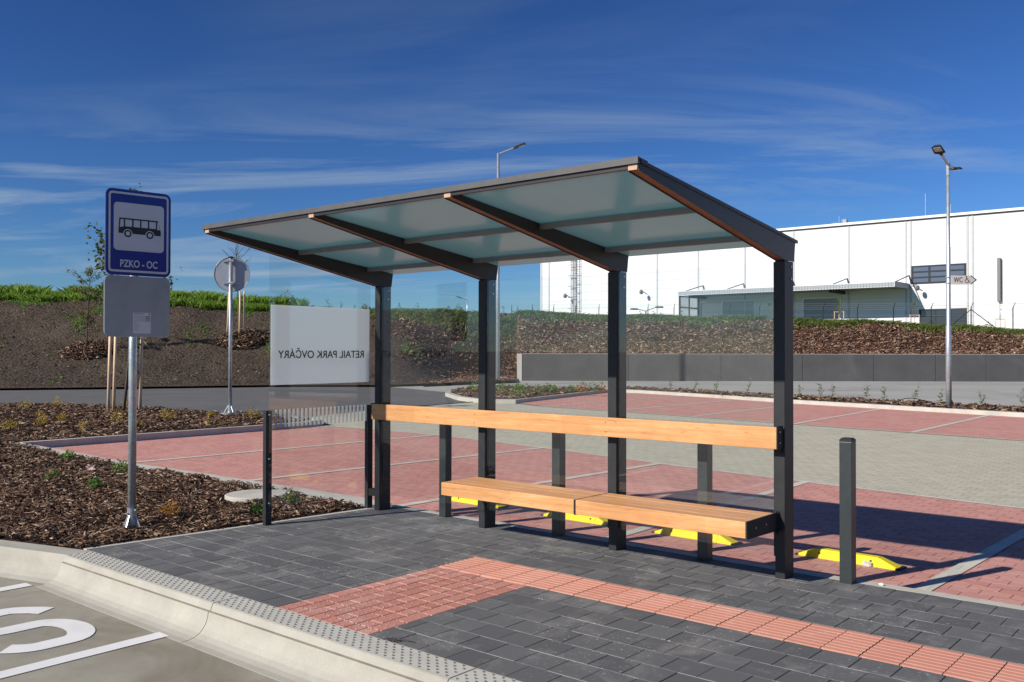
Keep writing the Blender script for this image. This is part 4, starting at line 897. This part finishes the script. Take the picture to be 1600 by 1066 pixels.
p = ground_pt(1009, 84, 2.2); L2 = empty('street_lamp', p, 0, 'far double headed lamp in front of the left part of the warehouse', 'street lamp'); H = CAM.z+(547.5-485)/FPX*84-2.2
MB().tube([(0, 0, 0), (0, 0, H)], .07, 8).build('pole', M_['grey_metal'], L2)
for sx_, rz_ in ((-.75, .12), (.9, .30)):
    e = Rh*sx_+Vector((0, 0, H+rz_)); a_ = MB().tube([(0, 0, H-.05), e], .04, 6).build('arm', M_['grey_metal'], L2); lamp_head(a_, e, Rh*sx_-Fh*.3, .7, .5, .14)

# ---------------- warehouse ----------------
YB = 90.0
WH = empty('warehouse', (-30, YB, 2), 0, 'huge white panel clad warehouse behind the embankment', 'warehouse')
def L_(x, y, z): return (x+30, y-YB, z-2)
def wbox(x0, x1, y0, y1, z0, z1): return MB().box(x0+30, x1+30, y0-YB, y1-YB, z0-2, z1-2)
def cladding():
    M = Mat('white_sandwich_panels'); s_ = M.node("ShaderNodeSeparateXYZ", {0: M.P}); z = s_.outputs[2]
    fr = M.math('FRACT', M.math('MULTIPLY', z, 1.0)); g = M.math('LESS_THAN', fr, .05); n = M.noise(.3, 4)
    c = M.mix(M.ramp(n, [(.3, 0), (.7, 1)]), (.66, .67, .68), (.71, .72, .73)); c = M.mix(M.math('MULTIPLY', g, .6), c, (.38, .39, .41))
    return M.pbr(c, .55, 0, None, .3)
M_['clad_grey'] = mottled('blue_grey_panel', (.30, .33, .36), (.34, .37, .40), 2, .6, .02, 50)
M_['joint'] = mottled('grey_joint_cover', (.42, .43, .45), (.50, .51, .53), 3, .5, .02, 50); M_['clad'] = cladding(); M_['white'] = mottled('white_trim', (.76, .77, .78), (.82, .83, .84), 3, .5, .02, 50)
wbox(-69.5, 45, YB, YB+60, -1.0, 14.75).build('wall', M_['clad'], WH)
wbox(-69.65, 45.2, YB-.12, YB+.35, 14.76, 15.0).build('parapet_trim', M_['white'], WH)
wbox(-69.6, 45.1, YB-.07, YB-.002, 14.62, 14.755).build('parapet_shadow_gap', M_['black'], WH)
for x in (-69.3, -68.05, -63.9, -57.6, -51.5, -45.95, -40.07, -34.36, -28.37, -22.6, -22.15, -16.9, -16.45, -10.8, -5, 1, 7): wbox(x-.09, x+.09, YB-.05, YB-.002, 1, 14.61).build('panel_joint', M_['joint'], WH)
def window(x0, x1, z0, z1, nx_, nz_, gmat):
    f = MB(); q = .09
    for i in range(nx_+1): x = x0+(x1-x0)*i/nx_; f.box(x-q+30, x+q+30, -.09, -.01, z0-2, z1-2)
    for i in range(nz_+1): z = z0+(z1-z0)*i/nz_; f.box(x0-q+30, x1+q+30, -.105, -.006, z-q*.7-2, z+q*.7-2)
    w = f.build('window', M_['black_metal'], WH); wbox(x0, x1, YB-.05, YB-.003, z0, z1).build('pane', gmat, w); return w
MG = Mat('dark_window_glass'); M_['pane'] = MG.pbr((.10, .12, .17), .08, 0, None, .8)
MG = Mat('black_window_glass'); M_['pane2'] = MG.pbr((.03, .035, .045), .05, 0, None, .8)
window(-22.0, -17.1, 8.36, 10.02, 3, 3, M_['pane']); window(-21.25, -17.05, 3.2, 5.68, 3, 4, M_['pane2'])
# canopy over the loading side
CX0, CX1, CY0 = -46.0, -22.33, 85.5
can = wbox(CX0, CX1, CY0+.05, YB-.01, 7.86, 8.24).build('canopy', M_['grey_metal'], WH)
wbox(CX0-.03, CX1+.03, CY0, CY0+.049, 7.8, 8.30).build('canopy_fascia', M_['white'], can)
fa_ = can; b = MB().box(CX0+30, CX1+30, CY0-YB-.004, CY0-YB-.0005, 7.84-2, 8.25-2); x = CX0
while x < CX1: b.box(x+30, x+.05+30, CY0-YB-.03, CY0-YB-.001, 7.82-2, 8.27-2); x += .30
b.build('fascia_rib', M_['clad_grey'], can)
wbox(CX1+.032, CX1+.07, CY0, YB-.01, 7.8, 8.33).build('canopy_end', M_['clad_grey'], can)
for x in (-45.3, -40.2, -34.4, -28.5, -22.3):
    b = MB(); an = L_(x, YB-.05, 9.15); b.tube([an, L_(x-.02, CY0+.3, 8.28)], .05, 6); b.tube([an, L_(x+.35, YB-.6, 8.28)], .05, 6); b.build('canopy_tie_rod', M_['black'], can)
wbox(CX0+1, CX0+1.3, CY0+.5, YB-.3, 7.55, 7.84).build('canopy_beam', M_['black_metal'], can); wbox(-28.9, -28.6, CY0+.5, YB-.3, 7.5, 7.84).build('canopy_beam', M_['black_metal'], can)
b = MB()
for y in (CY0+.15, (CY0+YB)/2, YB-.2): b.box(CX0+30, CX0+.15+30, y-.08-YB, y+.08-YB, 0, 7.8-2)
for z in (5.2, 6.5, 7.75): b.box(CX0+.02+30, CX0+.12+30, CY0+.1-YB, -.15, z-2.06, z-1.94)
es = b.build('end_screen', M_['black_metal'], WH); wbox(CX0+.05, CX0+.09, CY0+.2, YB-.2, 2, 7.7).build('pane', M_['frost'], es)
for x0, x1 in ((-33.2, -29.3), (-42.8, -38.9)):
    d = wbox(x0, x1, YB-.03, YB-.004, 2.2, 7.15).build('dock_door', M_['clad_grey'], WH)
    f = MB().box(x0-.15+30, x0+30, -.1, -.002, .2, 5.25).box(x1+30, x1+.15+30, -.1, -.002, .2, 5.25).box(x0-.15+30, x1+.15+30, -.12, -.0015, 5.151, 5.3); f.build('frame', M_['white'], d)
wbox(-14.25, -13.95, YB-.35, YB-.05, 6.25, 10.4).build('flue_pipe', M_['grey_metal'], WH, bevel=.05)
b = MB()
for x in (-63.7, -63.2): b.box(x-.03+30, x+.03+30, -.55, -.48, 1, 13)
for i in range(36): b.box(-63.7+30, -63.2+30, -.53, -.50, 2+i*.3, 2.03+i*.3)
for i in range(9):
    z = 3+i*1.15; b.tube([L_(-63.45+.42*math.cos(a), YB-.52-.6*math.sin(a)*1, z+2) for a in np.linspace(0, math.pi, 9)], .03, 5)
for i in range(8): b.box(-64.6+30, -63.7+30, -.5, -.45, 2.2+i*1.4, 2.26+i*1.4)
for a in (.6, 1.57, 2.5): b.box(-63.45+.42*math.cos(a)+30-.02, -63.45+.42*math.cos(a)+30+.02, -.54-.6*math.sin(a), -.50-.6*math.sin(a), 2, 13)
b.build('caged_ladder', M_['grey_metal'], WH)
for x, z in ((-64.6, 8.75), (-53.1, 8.8), (-21.25, 7.95)):
    a_ = MB().tube([L_(x-.7, YB-.05, z+.15), L_(x-.1, YB-.9, z+.2)], .05, 6); a_.blob(L_(x+.05, YB-1.1, z-.15), .36, 3, (.6, .9, .8), 6, .1); a_.build('wall_lamp', M_['grey_metal'], WH)
for x_, z_ in ((-30.5, 16.2), (-21.6, 17.7), (-19.2, 16.4)): MB().tube([L_(x_, YB+3, 14.7), L_(x_, YB+3, z_)], .02, 5).build('lightning_rod', M_['galv'], WH)
MB().blob(L_(-31.2, YB+4, 15.3), .75, 2, (1, 1, .5), 8, 0).build('roof_vent', M_['clad_grey'], WH); wbox(-30.4, -29.9, YB+3.5, YB+4, 14.6, 15.9).build('roof_vent', M_['clad_grey'], WH)

# ---------------- fence on the plateau ----------------
FN = empty('mesh_fence', (-30, 60, 3), 0, 'thin wire fence with bent topped posts in front of the warehouse', 'fence')
fz = lambda x: 4.53-.028*x
posts = [-51.6+2.49*i for i in range(24)]
for i, x in enumerate(posts):
    z = fz(x); MB().tube([(x+30, 0, z-5.5), (x+30, 0, z-3.35), (x+30.18, -.18, z-3.0)], [.035, .035, .02], 6).build('post', M_['black_metal'], FN)
b = MB()
for dz in (-.02, -.16, -.30, -.42, -.85, -1.3, -1.75):
    dx = .15 if dz > -.3 else 0; b.tube([(posts[0]+30+dx, -dx, fz(posts[0])+dz-3.02), (posts[-1]+30+dx, -dx, fz(posts[-1])+dz-3.02)], .006, 4)
b.build('wire', M_['galv'], FN)
xb = posts[17]
for s_ in (-1, 1):
    b = MB().tube([(xb+30, 0, fz(xb)-3.45), (xb+30+s_*2.2, 0, fz(xb)-5.3)], .03, 6); b.build('brace', M_['black_metal'], FN)

# ---------------- plants ----------------
def twig_plant(name, loc_, h, nl, leafL, mat, label, cat, group=None, spread=.3, stems=1, stemr=.006, parts=True, up=.5):
    r = empty(name, loc_, 0, label, cat, group) if parts else None
    st = MB(); lf = MB(); P0 = Vector((0, 0, 0)) if parts else Vector((0, 0, 0))
    for s_ in range(stems):
        az = random.uniform(0, 6.28); le = random.uniform(.1, 1)*spread; pts = [P0]
        for k in range(1, 6): t = k/5; pts.append(P0+Vector((math.cos(az)*le*h*t+random.gauss(0, .03*h), math.sin(az)*le*h*t+random.gauss(0, .03*h), h*t*random.uniform(.93, 1.05)*(1 if s_ == 0 else random.uniform(.6, .95)))))
        st.tube(pts, [stemr*(1-.14*k) for k in range(6)], 5)
        br_ = []
        for k in range(2, 6):
            for q in range(2):
                a2 = random.uniform(0, 6.28); L = h*random.uniform(.12, .28); e = pts[k-1]+Vector((math.cos(a2)*L, math.sin(a2)*L, L*.5)); st.tube([pts[k-1], e], [stemr*.5, stemr*.25], 4, False); br_.append((pts[k-1], e))
        for k in range(nl):
            a, c = random.choice(br_+[(pts[2], pts[5])]); t = random.uniform(.25, 1.05); p = a.lerp(c, t)
            lf.leaf(p, leafL*random.uniform(.6, 1.2), leafL*.55, random.uniform(0, 6.28), random.uniform(-.4, .9), random.uniform(-1, 1))
    if parts: st.build('stem', M_['bark'], r); lf.build('leaves', mat, r); return r
    q = MB(); q.v = lf.v; q.f = lf.f; o = q.build(name, mat); o.location = loc_; return tag(o, label, cat, group)
def tuft(name, loc_, r, n, L, mat, label, cat, group, hgt=.6):
    b = MB()
    for i in range(n):
        a = random.uniform(0, 6.28); d = r*math.sqrt(random.random()); p = (math.cos(a)*d, math.sin(a)*d, random.uniform(0, hgt*r*2)*(1-d/r*.6))
        b.leaf(p, L*random.uniform(.6, 1.3), L*.5, random.uniform(0, 6.28), random.uniform(-.1, 1.3), random.uniform(-1.3, 1.3))
    o = b.build(name, mat); o.location = loc_; return tag(o, label, cat, group)
# saplings in the strip by the far bays
HP = [(1047, 607), (1084, 610), (1119, 612), (1168, 614), (1250, 620), (1283, 621), (1299, 623), (1352, 624), (1381, 626), (1428, 627), (1469, 631), (1534, 634), (1598, 634)]
ordn = ['leftmost', 'second', 'third', 'fourth', 'fifth', 'sixth', 'seventh', 'eighth', 'ninth', 'tenth', 'eleventh', 'twelfth', 'rightmost']
for i, (px, py) in enumerate(HP):
    p = atz(px, py, .03); h = random.uniform(.38, .52)
    lab = 'leafy young sapling, %s%s in the strip beside the far red bays' % (ordn[i], ' from the left' if 0 < i < 12 else '')
    twig_plant('sapling', p, h, 26 if i != 4 else 14, .065, M_['green'] if i % 3 else M_['lime'], lab, 'sapling', 'saplings planted along the far parking bays', .32, 2, .006)
# island plants
IP = [(742, 612), (785, 612), (810, 610), (806, 620), (821, 613), (842, 614), (855, 611), (866, 612), (892, 612), (909, 613), (927, 613), (940, 613)]
for i, (px, py) in enumerate(IP):
    p = atz(px, py, .03); tuft('shrub', p, random.uniform(.14, .24), 90, .10, M_['green'] if i not in (9, 11) else M_['orange'], 'small %s shrub, %s on the bark covered traffic island' % ('green' if i not in (9, 11) else 'brownish', (ordn[i]+' from the left') if 0 < i < 11 else ('leftmost' if i == 0 else 'rightmost')), 'shrub', 'small shrubs on the traffic island', 1.0)
# yellow plants of the left bed
YP = [(15, 670, .13), (39, 637, .16), (63, 652, .09), (65, 664, .13), (90, 634, .16), (97, 657, .11), (129, 671, .10), (184, 659, .17), (196, 635, .13), (216, 665, .09), (261, 654, .17), (396, 652, .16), (324, 663, .07), (329, 650, .07)]
YLab = ['beside the left photo edge, lowest of its group', 'farthest left near the asphalt road', 'third from the left edge, small one above a taller plant', 'just below a smaller one, left of the kerb corner', 'near the road, between the left edge and the tree stakes', 'in the middle of the bark bed left of the stakes', 'small one nearest the red paving kerb', 'right in front of the wooden tree stakes', 'behind the thin tree trunk, near the road', 'tiny one just right of the bus stop pole', 'between the bus stop sign and the round sign', 'right of the foot of the round sign', 'tiny one in front of the round sign, nearer the kerb', 'tiny one left of the round sign foot']
for i, (px, py, r) in enumerate(YP):
    tuft('yellow_plant', atz(px, py, .02), r, 110 if r > .1 else 50, .05, M_['yellow'], 'yellow leaved low plant '+YLab[i], 'plant', 'yellow plants in the bark bed', 1.0)
GP = [(107, 717, .085, 'green', 'green weed beside the kerb corner of the red paving'), (190, 737, .11, 'green', 'green bushy weed immediately left of the bus stop pole'), (82, 751, .09, 'weed', 'flat dark green weed at the far left of the bark'), (148, 762, .07, 'green', 'green weed in the bark below the pink scrap'), (455, 786, .07, 'weed', 'green weed between the manhole cover and the shelter'), (402, 803, .065, 'green', 'bright green weed beside the short glass screen post'), (266, 805, .10, 'orange', 'orange brown plant right of the bus stop pole foot')]
for px, py, r, mt, lab in GP: tuft('weed', atz(px, py, .02), r, 120, .042, M_[mt], lab, 'weed', None, .9)
b = MB(); p = atz(140, 734, .03)
for i in range(7): b.leaf((random.uniform(-.08, .08), random.uniform(-.05, .05), .01+.01*i*.5), .10, .06, random.uniform(0, 6), random.uniform(-.2, .4), random.uniform(-.4, .4))
M_['pink'] = mottled('pink_paper', (.65, .42, .42), (.75, .60, .60), 30, .7, .1, 100); o = b.build('litter', M_['pink']); o.location = p; tag(o, 'crumpled pink and white paper scrap lying on the bark', 'litter')
q = atz(1444, 630, .03); b = MB().tube([(-.45*Rh.x*t_*2, -.45*Rh.y*t_*2, .02+.13*math.sin(math.pi*(1-t_)*.9)) for t_ in np.linspace(0, 1, 9)], .012, 6); o = b.build('hose', M_['black']); o.location = q; tag(o, 'black plastic hose arching over the bark left of the lamp post', 'hose')

def tree(loc_, h, crown_c, crown_r, nl, leafL, mat, label, limbs=14, lean=(0, 0), trunk_r=.035, group=None, bare=False, name='tree', cat='tree', clusters=34, side=()):
    T = empty(name, loc_, 0, label, cat, group); b = MB(); pts = []
    for k in range(9): t = k/8; pts.append(Vector((lean[0]*t*h+math.sin(t*5)*.02*h*.4, lean[1]*t*h+math.cos(t*4)*.01*h, h*t)))
    b.tube(pts, [trunk_r*(1-.85*k/8) for k in range(9)], 8); tips = []
    for i in range(limbs):
        t = random.uniform(max(.25, (crown_c-crown_r[1])/h), .97); k = min(7, int(t*8)); p = pts[k].lerp(pts[k+1], t*8-k); a = random.uniform(0, 6.28)
        L = crown_r[0]*random.uniform(.5, 1.05)*math.sqrt(max(.15, 1-((t*h-crown_c)/crown_r[1])**2)); m1 = p+Vector((math.cos(a)*L*.55, math.sin(a)*L*.55, L*.55)); e = p+Vector((math.cos(a+.3)*L, math.sin(a+.3)*L, L*random.uniform(.7, 1.2)))
        b.tube([p, m1, e], [trunk_r*.4, trunk_r*.25, trunk_r*.12], 5, False); tips += [(p, m1), (m1, e), (m1, e)]
        for q in range(2): a2 = a+random.uniform(-1, 1); e2 = m1+Vector((math.cos(a2)*L*.45, math.sin(a2)*L*.45, L*.4)); b.tube([m1, e2], [trunk_r*.18, trunk_r*.09], 4, False); tips.append((m1, e2))
    for (e, z0_) in side:
        e = Vector(e); k = min(7, int(z0_/h*8)); p = pts[k]; m1 = p.lerp(e, .55)+Vector((0, 0, .1)); b.tube([p, m1, e], [trunk_r*.35, trunk_r*.22, trunk_r*.1], 5, False); tips += [(m1, e)]*14
    b.build('trunk', M_['bark'], T); lf = MB(); tips.append((pts[7], pts[8])); cl_ = [random.choice(tips) for _ in range(clusters)]+tips[-1:]*(1 if side else 3)
    for i in range(nl):
        a, c = random.choice(cl_); p = a.lerp(c, random.uniform(.3, 1.05))+Vector([random.gauss(0, leafL*.9) for _ in range(3)])
        lf.leaf(p, leafL*random.uniform(.6, 1.3), leafL*.6, random.uniform(0, 6.28), random.uniform(-.9, .8), random.uniform(-1.5, 1.5))
    lf.build('crown', mat, T); return T
def on_bank(px, py):                       # the point of the embankment seen at this pixel
    best = None
    for t in np.linspace(0, 1.1, 120):
        p = bank_at(np.array([float(px)]), np.array([t]))[0]; d = Vector(p)-CAM; y = 533-FPX*d.dot(Uv)/d.dot(Fv)
        if best is None or abs(y-py) < best[0]: best = (abs(y-py), Vector(p))
    return best[1]
random.seed(21)
tb = atz(190, 641, .02)
tree(tb, 5.45, 2.6, (.85, 1.1), 900, .12, M_['dull'], 'tall thin young tree standing behind the bus stop sign', 16, (.078, .066), .045, clusters=40, side=[(tuple(Rh*a+Vector((0, 0, z))), z-.9) for a, z in ((-.72, 4.65), (-.62, 4.3), (-.75, 4.0), (-.55, 3.75), (-1.15, 3.35), (-.85, 3.2), (-.5, 3.0), (1.25, 3.42))])
M0 = ['left stake', 'right of the left pair of stakes', 'right hand stake']
SL = ['pale round wooden tree stake, leftmost of three behind the bus stop sign', 'pale wooden tree stake, middle one, close beside the leftmost stake', 'pale wooden tree stake just right of the bus stop pole']
def stake(p, h, r, label, group, tilt=(0, 0)):
    o = MB().tube([(0, 0, -.1), (tilt[0]*.5, tilt[1]*.5, h*.5), (tilt[0], tilt[1], h)], [r, r*.96, r*.92], 10).build('tree_stake', M_['stake'], smooth=True); o.location = p; return tag(o, label, 'tree stake', group)
for (px, py), lab in zip(((169, 643), (177.5, 641), (218.5, 641)), SL): stake(atz(px, py, .01), 2.25, .042, lab, 'stakes of the tree behind the bus stop sign', (Rh.x*.05, Rh.y*.05))
pb = on_bank(133, 548)
tree(pb, 4.0, 2.5, (1.0, 1.5), 1900, .08, M_['olive'], 'sparse olive green young tree on a bark mound on the left slope', 20, (.05, .05), .04)
def mound(p, r, label):
    n = 1500; a = RNG.uniform(0, 2*np.pi, n); d = r*np.sqrt(RNG.random(n)); X = p.x+np.cos(a)*d; Y = p.y+np.sin(a)*d
    slope = Fh*.34; Z = p.z+(X-p.x)*slope.x+(Y-p.y)*slope.y+.28*(1-(d/r)**2)+RNG.uniform(-.03, .05, n)-.05
    o = chips('bark_mound', X, Y, Z, .09, .22, M_['chip'], .9); tag(o, label, 'bark mound', kind='stuff')
mound(pb, 1.25, 'bark heaped round the olive tree on the slope')
p2 = on_bank(371, 527)
tree(p2, 4.7, 3.8, (.9, 1.1), 60, .07, M_['dull'], 'bare thin young tree with three stakes behind the round sign', 16, (0, 0), .045)
SL2 = ['wooden tree stake left of the round sign pole, on the slope', 'wooden tree stake closest to the bare tree trunk on the slope', 'wooden tree stake farthest right, dark topped, on the slope']
for (px, py), lab, tl in zip(((355, 524), (374, 530), (381.5, 529)), SL2, (.10, .03, 0)): stake(on_bank(px, py), 2.5, .05, lab, 'stakes of the bare tree on the slope', (Rh.x*tl, Rh.y*tl))
mound(p2+Vector((.2, 0, 0)), 1.4, 'bark heaped round the bare staked tree')
# trees and bushes along the crest
def behind(px, D, py): return ground_pt(px, D, CAM.z+(547.5-py)/FPX*D)
tree(behind(1201.5, 63, 499), 1.15, .65, (.22, .5), 380, .06, M_['lime'], 'small yellow green columnar tree beyond the crest, left of the right hand post', 12, trunk_r=.02)
for px, pyb, h, mt, lab in ((1310.5, 503, 1.55, 'lime', 'little yellow green tree in a wooden frame, before the dock door'), (1428.5, 508, 1.6, 'lime', 'small green tree in a frame at the end of the canopy shadow'), (1562.5, 514, 1.9, 'signwhite', 'leafless whitish young tree in a wooden frame near the grey flue')):
    p = behind(px, 61.5, pyb); tree(p, h, h*.66, (.22, h*.33), 260 if mt == 'lime' else 60, .06, M_[mt if mt == 'lime' else 'stone'], lab, 12, trunk_r=.022)
    b = MB()
    for dx in (-.28, .02, .34): b.tube([Rh*dx+Vector((0, 0, -.4)), Rh*dx+Vector((0, 0, .75))], .025, 6)
    b.obox(Rh*-.3+Vector((0, 0, .68)), Rh, Fh, (0, 0, 1), .66, .03, .05); o = b.build('timber_frame', M_['stake']); o.location = p
    tag(o, 'wooden support frame round '+lab.split(' in a')[0].replace('beyond the crest', '')+(' by the dock door' if px < 1400 else ' by the lower window' if px < 1500 else ' near the flue'), 'tree frame')
for px, py, r, lab in ((447, 471, .62, 'round green bush on the crest just right of the screen edge'), (470, 477, .42, 'small green bush on the crest beside the bigger bush'), (572, 483, .40, 'low green bush on the crest left of the first shelter post'), (716, 486, .45, 'dark green bush on the crest below the tiny distant lamp'), (1545, 512, .45, 'dark green bush on the crest left of the whitish tree')):
    D = lin(px, cD_px, cD)+.5; tuft('bush', behind(px, D, py+8), r, 420, .11, M_['weed'], lab, 'bush', None, .85)
SP = [512, 531, 553, 607, 628, 655, 701, 786, 809, 1000, 1022, 1032, 1065, 951]
SN = ['first', 'second', 'third', 'fourth', 'fifth', 'sixth', 'seventh', 'eighth', 'ninth', 'eleventh', 'twelfth', 'thirteenth', 'last', 'tenth']
for px, nm in zip(SP, SN):
    cy_ = lin(px, crest_px, crest_py); D = lin(px, cD_px, cD)+.3
    twig_plant('crest_sapling', behind(px, D, cy_+2), random.uniform(.45, .85), 20, .10, M_['dull'], 'thin leafy sapling against the sky on the crest, %s counted from the left' % nm, 'sapling', 'thin saplings on the embankment crest', .3, 1, .012)
